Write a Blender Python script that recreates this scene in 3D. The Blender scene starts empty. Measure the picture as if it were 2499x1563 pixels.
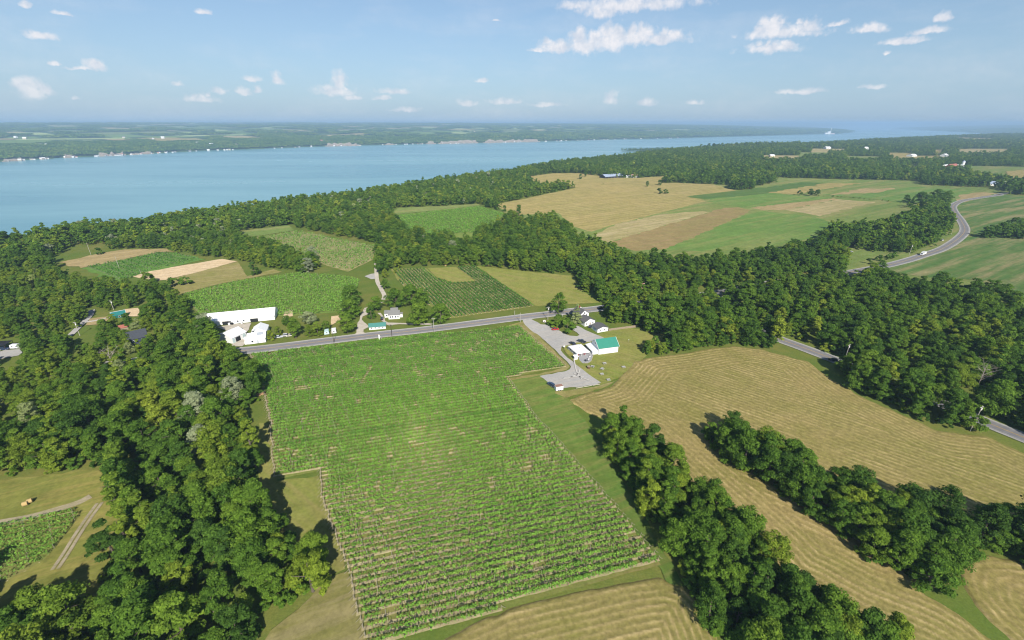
import bpy, math, random
import numpy as np
from mathutils import Vector, Matrix
from mathutils.geometry import tessellate_polygon

random.seed(7)
R = np.random.default_rng(11)
SC = bpy.context.scene
COL = SC.collection

# ------------------------------------------------------------------ camera, sky, sun, exposure
FOC, CXP, CYP = 1100.0, 1249.5, 781.5           # the photograph's focal length and centre, in its pixels
PITCH = math.atan(481 / 1100.0)
CAM_H = 120.0
cam_d = bpy.data.cameras.new('camera')
cam = bpy.data.objects.new('camera', cam_d)
COL.objects.link(cam)
cam.location = (0, 0, CAM_H)
cam.rotation_euler = (math.pi / 2 - PITCH, 0, 0)
cam_d.sensor_width = 36
cam_d.lens = 36 * FOC / 2499
cam_d.clip_start = 1
cam_d.clip_end = 150000
SC.camera = cam

SUN_FROM = Vector((228, -865, 677)).normalized()
SUN_EL = math.asin(SUN_FROM.z)
SUN_AZ = math.atan2(SUN_FROM.x, SUN_FROM.y)
sun_d = bpy.data.lights.new('sun', 'SUN')
sun_d.energy = 4.6
sun_d.angle = math.radians(0.5)
sun_d.color = (1.0, 0.94, 0.84)
sun = bpy.data.objects.new('sun', sun_d)
COL.objects.link(sun)
sun.rotation_euler = SUN_FROM.to_track_quat('Z', 'Y').to_euler()
sun.location = (150, -550, 450)

SC.view_settings.view_transform = 'Standard'
SC.view_settings.look = 'None'
SC.view_settings.exposure = 0.55
SC.view_settings.gamma = 1
SC.view_settings.use_curve_mapping = False
SC.cycles.use_denoising = True
SC.cycles.max_bounces = 5
SC.cycles.diffuse_bounces = 3
SC.cycles.glossy_bounces = 2
SC.cycles.transmission_bounces = 3
SC.cycles.transparent_max_bounces = 6
SC.cycles.volume_bounces = 1
SC.cycles.filter_width = 1.15

# ------------------------------------------------------------------ photograph pixel -> place on the ground
_s, _c = math.sin(PITCH), math.cos(PITCH)
SRC = dict(z1=(450, 700, 4.03), z2=(1200, 700, 5.04), z3=(0, 700, 5.373), z4=(0, 270, 2.845), z5=(850, 270, 2.845),
           z6=(1650, 270, 2.848), z7=(0, 450, 2.845), z8=(800, 450, 2.845), w1=(1500, 450, 2.42), w2=(1500, 750, 2.42),
           w3=(1500, 1050, 2.42), w4=(700, 1050, 2.545), w5=(0, 1050, 2.9475), w6=(0, 750, 3.36), z9=(480, 740, 12.09),
           z10=(640, 700, 10.8), z11=(840, 720, 9.3), z12=(1370, 730, 9.45), z13=(1300, 800, 8.896), z14=(0, 730, 8.895),
           z15=(2200, 920, 7.559), d=(0, 0, .96722), s=(0, 0, 1.0))
TT = 12.0                                        # height of the tree tops that hide the near edge of a clearing


def spx(src, x, y):
    o = SRC[src]
    return o[0] + x / o[2], o[1] + y / o[2]


def ray(sx, sy):
    u, v = sx - CXP, sy - CYP
    return u, _c * FOC - _s * v, -(_s * FOC + _c * v)


def at(src, x, y, z=0.0):
    r = ray(*spx(src, x, y))
    t = (z - CAM_H) / r[2]
    return np.array([r[0] * t, r[1] * t, z])


def poly(src, pts):
    out = []
    for p in pts:
        if isinstance(p[0], str):
            q = at(*p)
        else:
            q = at(src, *p)
        out.append((q[0], q[1]))
    return np.array(out)


def project(x, y, z):
    zz = z - CAM_H
    f = _c * y - _s * zz
    d = -_s * y - _c * zz
    return CXP + FOC * x / f, CYP + FOC * d / f, f


def in_poly(P, x, y):
    ins = np.zeros(x.shape, bool)
    n = len(P)
    for i in range(n):
        x0, y0 = P[i]
        x1, y1 = P[(i + 1) % n]
        if y0 == y1:
            continue
        c = ((y0 > y) != (y1 > y)) & (x < (x1 - x0) * (y - y0) / (y1 - y0) + x0)
        ins ^= c
    return ins


def dist_line(L, x, y):
    best = np.full(x.shape, 1e12)
    for i in range(len(L) - 1):
        ax, ay = L[i]
        bx, by = L[i + 1]
        dx, dy = bx - ax, by - ay
        t = np.clip(((x - ax) * dx + (y - ay) * dy) / (dx * dx + dy * dy + 1e-9), 0, 1)
        best = np.minimum(best, (x - ax - t * dx) ** 2 + (y - ay - t * dy) ** 2)
    return np.sqrt(best)


def smooth(a, b, x):
    t = np.clip((x - a) / (b - a), 0, 1)
    return t * t * (3 - 2 * t)


def vnoise(x, y, s, seed=0):
    """cheap value noise 0..1"""
    x, y = np.asarray(x) / s, np.asarray(y) / s
    xi, yi = np.floor(x), np.floor(y)
    fx, fy = x - xi, y - yi
    fx, fy = fx * fx * (3 - 2 * fx), fy * fy * (3 - 2 * fy)

    def h(a, b):
        v = np.sin(a * 127.1 + b * 311.7 + seed * 74.7) * 43758.5453
        return v - np.floor(v)
    return (h(xi, yi) * (1 - fx) + h(xi + 1, yi) * fx) * (1 - fy) + (h(xi, yi + 1) * (1 - fx) + h(xi + 1, yi + 1) * fx) * fy


def spline(P, n=10):
    P = np.asarray(P, float)
    Q = np.vstack([2 * P[0] - P[1], P, 2 * P[-1] - P[-2]])
    out = []
    for i in range(1, len(Q) - 2):
        for k in range(n):
            t = k / n
            out.append(.5 * ((2 * Q[i]) + (-Q[i - 1] + Q[i + 1]) * t + (2 * Q[i - 1] - 5 * Q[i] + 4 * Q[i + 1] - Q[i + 2]) * t * t
                             + (-Q[i - 1] + 3 * Q[i] - 3 * Q[i + 1] + Q[i + 2]) * t ** 3))
    out.append(P[-1])
    return np.array(out)


# ------------------------------------------------------------------ node helpers
def new_mat(name):
    m = bpy.data.materials.new(name)
    m.use_nodes = True
    nt = m.node_tree
    nt.nodes.clear()
    out = nt.nodes.new('ShaderNodeOutputMaterial')
    return m, nt, out


def N(nt, typ, **kw):
    n = nt.nodes.new(typ)
    for k, v in kw.items():
        if k == 'op':
            n.operation = v
        elif k.startswith('i_'):
            key = k[2:]
            key = int(key) if key.isdigit() else key.replace('_', ' ')
            s = n.inputs[key]
            if hasattr(v, 'is_output'):
                nt.links.new(v, s)
            else:
                s.default_value = v
        else:
            setattr(n, k, v)
    return n


def mathn(nt, op, a, b=None, clamp=False):
    n = nt.nodes.new('ShaderNodeMath')
    n.operation = op
    n.use_clamp = clamp
    for i, v in enumerate((a, b)):
        if v is None:
            continue
        if hasattr(v, 'is_output'):
            nt.links.new(v, n.inputs[i])
        else:
            n.inputs[i].default_value = v
    return n.outputs[0]


def c4(c):
    return (c[0], c[1], c[2], 1)


def mixc(nt, f, a, b, blend='MIX'):
    n = nt.nodes.new('ShaderNodeMix')
    n.data_type = 'RGBA'
    n.blend_type = blend
    for s, v in ((n.inputs[0], f), (n.inputs[6], a), (n.inputs[7], b)):
        if hasattr(v, 'is_output'):
            nt.links.new(v, s)
        elif isinstance(v, (tuple, list)):
            s.default_value = c4(v)
        else:
            s.default_value = v
    return n.outputs[2]


def ramp(nt, f, stops, interp='LINEAR'):
    n = nt.nodes.new('ShaderNodeValToRGB')
    cr = n.color_ramp
    cr.interpolation = interp
    while len(cr.elements) < len(stops):
        cr.elements.new(.5)
    for e, (p, c) in zip(cr.elements, stops):
        e.position = p
        e.color = c4(c) if not isinstance(c, (int, float)) else (c, c, c, 1)
    nt.links.new(f, n.inputs[0])
    return n.outputs[0]


def geo_pos(nt):
    return nt.nodes.new('ShaderNodeNewGeometry').outputs['Position']


def noise(nt, vec, scale, detail=3, rough=.55):
    n = N(nt, 'ShaderNodeTexNoise', i_Scale=scale, i_Detail=detail, i_Roughness=rough)
    nt.links.new(vec, n.inputs['Vector'])
    return n.outputs['Fac']


def plain(name, col, rough=.6, metal=0.0, var=.12, scale=1.5, spec=.3):
    m, nt, out = new_mat(name)
    p = geo_pos(nt)
    f = noise(nt, p, scale, 5)
    c = mixc(nt, f, tuple(x * (1 - var) for x in col), tuple(min(1, x * (1 + var)) for x in col))
    b = N(nt, 'ShaderNodeBsdfPrincipled', i_Roughness=rough, i_Metallic=metal)
    b.inputs['Specular IOR Level'].default_value = spec
    nt.links.new(c, b.inputs['Base Color'])
    nt.links.new(b.outputs[0], out.inputs[0])
    return m


def ribbed(name, col, axis, period, rough=.45, depth=.25):
    """sheet metal or boards: ribs as fine relief, colour nearly even with weathering"""
    m, nt, out = new_mat(name)
    tc = nt.nodes.new('ShaderNodeTexCoord').outputs['Object']
    sx = N(nt, 'ShaderNodeSeparateXYZ')
    nt.links.new(tc, sx.inputs[0])
    w = mathn(nt, 'SINE', mathn(nt, 'MULTIPLY', sx.outputs[axis], 2 * math.pi / period))
    f = noise(nt, tc, .6, 5)
    c = mixc(nt, f, tuple(x * .88 for x in col), tuple(min(1, x * 1.06) for x in col))
    b = N(nt, 'ShaderNodeBsdfPrincipled', i_Roughness=rough)
    b.inputs['Specular IOR Level'].default_value = .3
    nt.links.new(c, b.inputs['Base Color'])
    bp = N(nt, 'ShaderNodeBump', i_Strength=depth, i_Distance=.05)
    nt.links.new(w, bp.inputs['Height'])
    nt.links.new(bp.outputs[0], b.inputs['Normal'])
    nt.links.new(b.outputs[0], out.inputs[0])
    return m


def field_mat(name, c1, c2, c3=None, s1=.02, s2=.5, amt3=.7, stripe=None, fine=.22, patch=.5):
    """soil and low crops: two tones in large patches, a third in drifts, fine grain, an optional mowing or drilling direction.
    stripe = (angle in degrees, period in metres, strength, colour)"""
    dim = lambda q: tuple(v * .86 for v in q)
    c1, c2, c3 = dim(c1), dim(c2), (dim(c3) if c3 else None)
    stripe = (stripe[0], stripe[1], stripe[2], dim(stripe[3])) if stripe else None
    m, nt, out = new_mat(name)
    p = geo_pos(nt)
    big = noise(nt, p, s1, 5, .6)
    big = mathn(nt, 'ADD', mathn(nt, 'MULTIPLY', mathn(nt, 'SUBTRACT', big, .5), 2.4), patch, True)
    c = mixc(nt, big, c1, c2)
    if c3 is not None:
        mp = N(nt, 'ShaderNodeMapping')
        a = math.radians(stripe[0]) if stripe else .4
        mp.inputs['Rotation'].default_value = (0, 0, -a)
        nt.links.new(p, mp.inputs['Vector'])
        st = N(nt, 'ShaderNodeMapping')
        st.inputs['Scale'].default_value = (.09, 1, 1)
        nt.links.new(mp.outputs[0], st.inputs['Vector'])
        f3 = noise(nt, st.outputs[0], s1 * 7.0, 7, .68)
        f3 = mathn(nt, 'MULTIPLY', mathn(nt, 'SUBTRACT', f3, .47), 7.0, True)
        c = mixc(nt, mathn(nt, 'MULTIPLY', f3, amt3), c, c3)
    if stripe:
        ang, per, strength, sc = stripe
        mp2 = N(nt, 'ShaderNodeMapping')
        mp2.inputs['Rotation'].default_value = (0, 0, -math.radians(ang))
        nt.links.new(p, mp2.inputs['Vector'])
        sx = N(nt, 'ShaderNodeSeparateXYZ')
        nt.links.new(mp2.outputs[0], sx.inputs[0])
        wob = mathn(nt, 'MULTIPLY', noise(nt, p, .06, 3), per * .9)
        w = mathn(nt, 'SINE', mathn(nt, 'MULTIPLY', mathn(nt, 'ADD', sx.outputs[1], wob), 2 * math.pi / per))
        w = mathn(nt, 'ADD', mathn(nt, 'MULTIPLY', w, .5), .5)
        w = mathn(nt, 'MULTIPLY', w, mathn(nt, 'MULTIPLY', noise(nt, p, .09, 3), 1.5 * strength), True)
        c = mixc(nt, w, c, sc)
    g = noise(nt, p, s2, 6, .7)
    g2 = noise(nt, p, s2 * .22, 3, .6)
    g = mathn(nt, 'ADD', mathn(nt, 'MULTIPLY', g, .6), mathn(nt, 'MULTIPLY', g2, .4))
    k = mathn(nt, 'ADD', mathn(nt, 'MULTIPLY', mathn(nt, 'SUBTRACT', g, .5), fine * 7), 1.0)
    k = mathn(nt, 'MAXIMUM', k, .35)
    vm = nt.nodes.new('ShaderNodeVectorMath')
    vm.operation = 'SCALE'
    nt.links.new(c, vm.inputs[0])
    nt.links.new(k, vm.inputs['Scale'])
    b = N(nt, 'ShaderNodeBsdfDiffuse', i_Roughness=.6)
    nt.links.new(vm.outputs[0], b.inputs['Color'])
    bp = N(nt, 'ShaderNodeBump', i_Strength=.5, i_Distance=.25)
    nt.links.new(g, bp.inputs['Height'])
    nt.links.new(bp.outputs[0], b.inputs['Normal'])
    nt.links.new(b.outputs[0], out.inputs[0])
    return m


def leaf_mat(name, stops, tint_lo=.55, tint_hi=1.45, transl=.3):
    m, nt, out = new_mat(name)
    tone = N(nt, 'ShaderNodeAttribute', attribute_type='INSTANCER', attribute_name='tone').outputs['Fac']
    tint = N(nt, 'ShaderNodeAttribute', attribute_type='GEOMETRY', attribute_name='tint').outputs['Fac']
    col = ramp(nt, tone, stops)
    k = mathn(nt, 'ADD', mathn(nt, 'MULTIPLY', tint, tint_hi - tint_lo), tint_lo)
    hs = N(nt, 'ShaderNodeHueSaturation')
    nt.links.new(mathn(nt, 'ADD', mathn(nt, 'MULTIPLY', tint, -.022), .513), hs.inputs['Hue'])
    nt.links.new(k, hs.inputs['Value'])
    nt.links.new(col, hs.inputs['Color'])
    a = N(nt, 'ShaderNodeBsdfDiffuse')
    b = N(nt, 'ShaderNodeBsdfTranslucent')
    mx = N(nt, 'ShaderNodeMixShader', i_0=transl)
    nt.links.new(hs.outputs[0], a.inputs[0])
    nt.links.new(hs.outputs[0], b.inputs[0])
    nt.links.new(a.outputs[0], mx.inputs[1])
    nt.links.new(b.outputs[0], mx.inputs[2])
    nt.links.new(mx.outputs[0], out.inputs[0])
    return m


# ------------------------------------------------------------------ mesh helpers
def tag(o, label=None, cat=None, group=None, kind=None):
    if label:
        o['label'] = label
    if cat:
        o['category'] = cat
    if group:
        o['group'] = group
    if kind:
        o['kind'] = kind
    return o


def link(name, me, parent=None, mats=()):
    for m in mats:
        me.materials.append(m)
    o = bpy.data.objects.new(name, me)
    COL.objects.link(o)
    if parent is not None:
        o.parent = parent
    return o


def np_mesh(name, V, F, fattr=None, vattr=None, midx=None, shade_smooth=False):
    me = bpy.data.meshes.new(name)
    V = np.asarray(V, np.float32)
    F = np.asarray(F, np.int32)
    n, k = F.shape
    me.vertices.add(len(V))
    me.vertices.foreach_set('co', V.ravel())
    me.loops.add(n * k)
    me.loops.foreach_set('vertex_index', F.ravel())
    me.polygons.add(n)
    me.polygons.foreach_set('loop_start', np.arange(0, n * k, k, dtype=np.int32))
    me.polygons.foreach_set('loop_total', np.full(n, k, np.int32))
    if midx is not None:
        me.polygons.foreach_set('material_index', np.asarray(midx, np.int32))
    me.polygons.foreach_set('use_smooth', np.full(n, shade_smooth, bool))
    me.update(calc_edges=True)
    for dom, dct in (('FACE', fattr), ('POINT', vattr)):
        for nm, arr in (dct or {}).items():
            a = me.attributes.new(nm, 'FLOAT', dom)
            a.data.foreach_set('value', np.asarray(arr, np.float32))
    return me


class MB:
    """collects boxes, prisms and bars into one mesh"""

    def __init__(s):
        s.v, s.f = [], []

    def face_set(s, vs, fs):
        b = len(s.v)
        s.v += [tuple(map(float, q)) for q in vs]
        s.f += [tuple(b + i for i in f) for f in fs]
        return s

    def box(s, x0, y0, z0, x1, y1, z1):
        return s.face_set([(x0, y0, z0), (x1, y0, z0), (x1, y1, z0), (x0, y1, z0), (x0, y0, z1), (x1, y0, z1), (x1, y1, z1), (x0, y1, z1)],
                          [(0, 3, 2, 1), (4, 5, 6, 7), (0, 1, 5, 4), (1, 2, 6, 5), (2, 3, 7, 6), (3, 0, 4, 7)])

    def prism(s, bot, top):
        n = len(bot)
        fs = [tuple(range(n - 1, -1, -1)), tuple(range(n, 2 * n))]
        fs += [(i, (i + 1) % n, n + (i + 1) % n, n + i) for i in range(n)]
        return s.face_set(list(bot) + list(top), fs)

    def cyl(s, p0, p1, r0, r1=None, n=8):
        r1 = r0 if r1 is None else r1
        p0, p1 = Vector(p0), Vector(p1)
        q = (p1 - p0).to_track_quat('Z', 'Y')
        a = [p0 + q @ Vector((r0 * math.cos(2 * math.pi * i / n), r0 * math.sin(2 * math.pi * i / n), 0)) for i in range(n)]
        b = [p1 + q @ Vector((r1 * math.cos(2 * math.pi * i / n), r1 * math.sin(2 * math.pi * i / n), 0)) for i in range(n)]
        return s.prism(a, b)

    def mesh(s, name):
        me = bpy.data.meshes.new(name)
        me.from_pydata(s.v, [], s.f)
        me.update()
        return me

    def build(s, name, mat, parent=None):
        return link(name, s.mesh(name), parent, [mat])


def empty(name, loc, yaw=0.0):
    o = bpy.data.objects.new(name, None)
    o.empty_display_size = .5
    COL.objects.link(o)
    o.location = loc
    o.rotation_euler = (0, 0, yaw)
    return o


def copy_tree(o, parent=None):
    c = o.copy()
    COL.objects.link(c)
    c.parent = parent
    for ch in list(o.children):
        copy_tree(ch, c)
    return c


def rough_edge(P, amp=.5, step=None):
    out = []
    n = len(P)
    for i in range(n):
        a, b = P[i], P[(i + 1) % n]
        L = np.hypot(*(b - a))
        d = np.hypot(*((a + b) / 2))
        st = step or max(3.0, d * .012)
        k = int(min(60, max(1, L // st)))
        nx, ny = -(b - a)[1] / (L + 1e-9), (b - a)[0] / (L + 1e-9)
        for j in range(k):
            t = j / k
            w = (R.random() - .5) * 2 * amp * max(1, d / 300) * (0 if j == 0 else 1)
            out.append((a[0] + (b - a)[0] * t + nx * w, a[1] + (b - a)[1] * t + ny * w))
    return np.array(out)


LAYER = [0]
PATCHES = []                                     # every polygon without trees


def patch(name, P, mat, z=None, amp=.5, clear=True, kind='structure'):
    P = np.asarray(P)
    if clear:
        PATCHES.append(P)
    Q = rough_edge(P, amp) if amp else P
    d = np.hypot(*P.mean(0))
    LAYER[0] += 1
    zz = z if z is not None else (.02 + .006 * LAYER[0]) * max(1.0, d / 400)
    tris = tessellate_polygon([[Vector((x, y, 0)) for x, y in Q]])
    V = [(x, y, zz) for x, y in Q]
    F = []
    for t in tris:
        (ax, ay), (bx, by), (cx, cy) = Q[t[0]], Q[t[1]], Q[t[2]]
        ar = (bx - ax) * (cy - ay) - (by - ay) * (cx - ax)
        if abs(ar) > 1e-9:
            F.append(t if ar > 0 else (t[0], t[2], t[1]))
    me = bpy.data.meshes.new(name)
    me.from_pydata(V, [], F)
    me.update()
    return tag(link(name, me, None, [mat]), kind=kind)


def strip(name, L, w0, w1, z, mat):
    """ribbon along a line, from offset w0 to offset w1 (left positive)"""
    L = np.asarray(L)
    T = np.gradient(L, axis=0)
    T /= np.linalg.norm(T, axis=1)[:, None]
    Nn = np.stack([-T[:, 1], T[:, 0]], 1)
    A, B = L + Nn * w0, L + Nn * w1
    n = len(L)
    zc = np.full((n, 1), z)
    V = np.vstack([np.hstack([A, zc]), np.hstack([B, zc])])
    F = [(i, i + 1, n + i + 1, n + i) for i in range(n - 1)]
    if w1 < w0:
        F = [f[::-1] for f in F]
    return tag(link(name, np_mesh(name, V, F), None, [mat]), kind='structure')

# ------------------------------------------------------------------ sky with fair-weather clouds
W = bpy.data.worlds.new('World')
SC.world = W
W.use_nodes = True
nt = W.node_tree
nt.nodes.clear()
wout = nt.nodes.new('ShaderNodeOutputWorld')
bg = nt.nodes.new('ShaderNodeBackground')
sky = nt.nodes.new('ShaderNodeTexSky')
sky.sky_type = 'NISHITA'
sky.sun_disc = False
sky.sun_elevation = SUN_EL
sky.sun_rotation = SUN_AZ % (2 * math.pi)
sky.altitude = 300
sky.air_density = 1.0
sky.dust_density = 0.1
sky.ozone_density = 2.2
SKY_K = 0.080
dirv = nt.nodes.new('ShaderNodeTexCoord').outputs['Generated']
CLOUDS = [(1500, 4, 135, 20), (1420, 24, 32, 17), (1355, 8, 28, 13), (1320, 108, 42, 15), (1385, 97, 48, 27), (1440, 88, 38, 30),
          (1510, 80, 58, 24), (1562, 86, 66, 17), (1268, 118, 24, 5), (1825, 57, 42, 22), (1850, 72, 92, 15), (1905, 60, 42, 15),
          (1826, 110, 66, 14), (2050, 65, 46, 11), (1982, 53, 24, 6), (2190, 72, 46, 9), (2222, 38, 22, 11), (224, 150, 26, 14),
          (190, 160, 40, 5), (66, 205, 34, 29), (100, 204, 26, 18), (86, 80, 46, 10), (146, 28, 26, 6), (483, 28, 19, 6), (60, 8, 16, 9),
          (800, 192, 20, 24), (792, 214, 46, 12), (838, 230, 20, 6), (655, 185, 16, 14), (590, 183, 24, 7), (932, 215, 36, 8),
          (900, 230, 24, 5), (418, 196, 14, 6), (478, 232, 38, 11), (520, 213, 24, 8), (575, 215, 18, 8), (608, 210, 10, 9),
          (1102, 241, 20, 8), (1190, 240, 38, 7), (1440, 230, 18, 17), (1640, 241, 22, 7), (1138, 190, 12, 5), (2052, 203, 28, 6),
          (1890, 214, 62, 7), (176, 231, 11, 5), (958, 260, 28, 5), (1525, 242, 22, 9), (1290, 246, 40, 6), (2090, 125, 14, 5),
          (2130, 95, 60, 8), (1170, 48, 10, 3), (130, 147, 16, 5)]
sep = N(nt, 'ShaderNodeSeparateXYZ')
nt.links.new(dirv, sep.inputs[0])
az = mathn(nt, 'ARCTAN2', sep.outputs[0], sep.outputs[1])
el = mathn(nt, 'ARCSINE', sep.outputs[2])
comb = N(nt, 'ShaderNodeCombineXYZ', i_0=az, i_1=el)
warp = N(nt, 'ShaderNodeTexNoise', i_Scale=42.0, i_Detail=5, i_Roughness=.62)
nt.links.new(dirv, warp.inputs['Vector'])
wsub = N(nt, 'ShaderNodeVectorMath', operation='SUBTRACT')
nt.links.new(warp.outputs['Color'], wsub.inputs[0])
wsub.inputs[1].default_value = (.5, .5, .5)
wsc = N(nt, 'ShaderNodeVectorMath', operation='MULTIPLY')
nt.links.new(wsub.outputs[0], wsc.inputs[0])
wsc.inputs[1].default_value = (.024, .013, 0)
wadd = N(nt, 'ShaderNodeVectorMath', operation='ADD')
nt.links.new(comb.outputs[0], wadd.inputs[0])
nt.links.new(wsc.outputs[0], wadd.inputs[1])
rcl = np.random.default_rng(3)
for cx, cy, rx, ry in list(CLOUDS):              # billows heaped on the larger clouds
    if rx >= 30 and ry >= 10:
        for k_ in range(3 if rx < 60 else 5):
            f_ = rcl.uniform(.22, .42)
            CLOUDS.append((cx + rx * rcl.uniform(-.62, .62), cy - ry * rcl.uniform(.25, .75), max(9, ry * f_ * 2.1), max(6, ry * f_ * 1.7)))
acc = None
for cx, cy, rx, ry in CLOUDS:
    u, v, w = ray(*spx('d', cx, cy))
    a0, e0 = math.atan2(u, v), math.atan2(w, math.hypot(u, v)) - ry / 1064 * .35
    k = .96722 * math.hypot(u, v) / FOC / math.cos(e0)
    kk = (u * u + v * v + w * w) / FOC ** 2
    sa, se = rx / 1064 / (1 + (spx('d', cx, cy)[0] - CXP) ** 2 / FOC ** 2) * 1.12, ry / 1064 / math.sqrt(kk) * 1.45
    s1 = N(nt, 'ShaderNodeVectorMath', operation='SUBTRACT')
    nt.links.new(wadd.outputs[0], s1.inputs[0])
    s1.inputs[1].default_value = (a0, e0, 0)
    s2 = N(nt, 'ShaderNodeVectorMath', operation='MULTIPLY')
    nt.links.new(s1.outputs[0], s2.inputs[0])
    s2.inputs[1].default_value = (1 / sa, 1 / se, 0)
    s2b = N(nt, 'ShaderNodeVectorMath', operation='MULTIPLY')          # flat bases: the outline falls off faster below
    nt.links.new(s2.outputs[0], s2b.inputs[0])
    s2b.inputs[1].default_value = (-1, -2.1, 0)
    s2c = N(nt, 'ShaderNodeVectorMath', operation='MAXIMUM')
    nt.links.new(s2.outputs[0], s2c.inputs[0])
    nt.links.new(s2b.outputs[0], s2c.inputs[1])
    s3 = N(nt, 'ShaderNodeVectorMath', operation='LENGTH')
    nt.links.new(s2c.outputs[0], s3.inputs[0])
    q = s3.outputs['Value']
    acc = q if acc is None else mathn(nt, 'MINIMUM', acc, q)
dens = mathn(nt, 'SUBTRACT', 1.2, acc)
puff = N(nt, 'ShaderNodeTexNoise', i_Scale=52.0, i_Detail=10, i_Roughness=.62)
nt.links.new(dirv, puff.inputs['Vector'])
dens = mathn(nt, 'ADD', dens, mathn(nt, 'MULTIPLY', mathn(nt, 'SUBTRACT', puff.outputs['Fac'], .5), 2.0))
mask = ramp(nt, dens, [(.02, 0.0), (1.05, 1.0)], 'EASE')
thin = mathn(nt, 'ADD', .46, mathn(nt, 'MULTIPLY', el, 4.0), True)   # low clouds are farther off, seen through more air
mask = mathn(nt, 'MULTIPLY', mask, mathn(nt, 'MINIMUM', thin, .84))
veil = N(nt, 'ShaderNodeTexNoise', i_Scale=5.0, i_Detail=5, i_Roughness=.6)
vm_ = N(nt, 'ShaderNodeMapping')
vm_.inputs['Scale'].default_value = (1, 1, 4.0)
nt.links.new(dirv, vm_.inputs['Vector'])
nt.links.new(vm_.outputs[0], veil.inputs['Vector'])
vmask = mathn(nt, 'MULTIPLY', mathn(nt, 'SUBTRACT', veil.outputs['Fac'], .45), .55, True)
mask = mathn(nt, 'MAXIMUM', mask, vmask)
cl_tex = N(nt, 'ShaderNodeTexNoise', i_Scale=50.0, i_Detail=6, i_Roughness=.6)
nt.links.new(dirv, cl_tex.inputs['Vector'])
ccol = mixc(nt, ramp(nt, cl_tex.outputs['Fac'], [(.35, 0.0), (.62, 1.0)]), (5.8, 6.2, 7.0), (8.3, 8.0, 8.1))
low = mathn(nt, 'POWER', 2.718, mathn(nt, 'MULTIPLY', mathn(nt, 'MAXIMUM', el, 0.0), -5.0))
skb = mixc(nt, mathn(nt, 'MULTIPLY', low, .92), sky.outputs[0], (2.6, 4.05, 5.75))   # pale summer haze toward the horizon, the same all round
skc = mixc(nt, mask, skb, ccol)
nt.links.new(skc, bg.inputs['Color'])
bg.inputs['Strength'].default_value = SKY_K
nt.links.new(bg.outputs[0], wout.inputs['Surface'])

# ------------------------------------------------------------------ the lie of the land
EDGE = poly('d', [(-900, 760, 13), (-420, 640, 13), (-150, 590, 13), (0, 557, 13), (60, 547, 13), (190, 522, 13), (310, 519, 13), (420, 499, 13),
                  (560, 482, 13), (700, 465, 13), (830, 451, 13), (930, 437, 13), (1030, 422, 13), (1150, 407, 13), (1240, 397, 13),
                  (1270, 389, 13), (1350, 377, 13), (1430, 369, 13), (1500, 363, 13), (1600, 350, 13), (1760, 340, 13), (1950, 337, 13),
                  (2080, 329, 13), (2230, 322, 13), (2340, 317.5, 13), (2500, 313.5, 13), (2800, 309, 13)])
NEAR = np.vstack([EDGE, [[40000, 9000], [40000, -3000], [-1500, -3000], [-1500, 300]]])
FSH = poly('d', [(-900, 425, -60), (-300, 398, -60), (0, 383, -60), (150, 374, -60), (300, 367, -60), (480, 357, -60), (600, 353, -60), (750, 347, -60), (900, 343, -60),
                 (1000, 341, -60), (1150, 338, -60), (1300, 334.5, -60), (1450, 330, -60), (1550, 328, -60), (1700, 324, -60),
                 (1800, 321, -60), (1900, 318.5, -60), (1985, 316.5, -60), (2024, 312.5, -60), (1995, 308, -60), (1960, 304, -60), (1930, 301, -60)])
FAR = np.vstack([FSH, [[9000, 26000], [0, 60000], [-60000, 30000], [-30000, 0]]])
RSH = poly('d', [(2800, 330, -60), (2400, 318, -60), (2340, 316, -60), (2230, 311, -60), (2160, 307, -60), (2100, 303.7, -60), (2180, 300.5, -60), (2600, 299, -60)])
RLA = np.vstack([RSH, [[60000, 30000], [60000, 8000]]])
BSH = poly('d', [(1850, 299.3, -60), (1990, 299.3, -60), (2100, 298.6, -60), (2500, 298.3, -60), (3000, 298.3, -60)])
BLA = np.vstack([BSH, [[90000, 30000], [90000, 90000], [0, 90000]]])
SPIT = poly('d', [(1458, 357, -58), (1500, 355.5, -58), (1560, 354, -58), (1640, 354, -58), (1660, 357, -58), (1560, 358.5, -58)])


def land_h(x, y):
    x = np.asarray(x, float)
    y = np.asarray(y, float)
    h = np.full(x.shape, -75.0)
    ni = in_poly(NEAR, x, y)
    nd = dist_line(EDGE, x, y)
    h = np.where(ni, 0.0, np.maximum(h, -75 * smooth(0, 190, nd)))
    for P, L, top, sc in ((FAR, FSH, 182, 6500.0), (RLA, RSH, 165, 4200.0), (BLA, BSH, 178, 4500.0)):
        i = in_poly(P, x, y)
        d = dist_line(L, x, y)
        hh = -61 + top * (1 - np.exp(-d / sc)) + 22 * smooth(0, 350, d)
        hh += (vnoise(x, y, 1900, 3) - .5) * 26 * smooth(300, 3000, d) + (vnoise(x, y, 600, 5) - .5) * 9 * smooth(100, 900, d)
        h = np.where(i, np.maximum(h, np.minimum(hh, 116 + (vnoise(x, y, 2600, 8) - .5) * 20)), h)
    i = in_poly(SPIT, x, y)
    return np.where(i, np.maximum(h, -57.5), h)


def on_land(sx, sy):
    """photo pixel -> point on the terrain, marching along the line of sight"""
    u, v, w = ray(sx, sy)
    ts = np.geomspace(200, 60000, 4000) / math.hypot(u, v)
    z = CAM_H + w * ts
    hit = np.nonzero(z < np.maximum(land_h(u * ts, v * ts), -60))[0]
    k = hit[0] if len(hit) else len(ts) - 1
    return np.array([u * ts[k], v * ts[k], z[k]])


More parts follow.
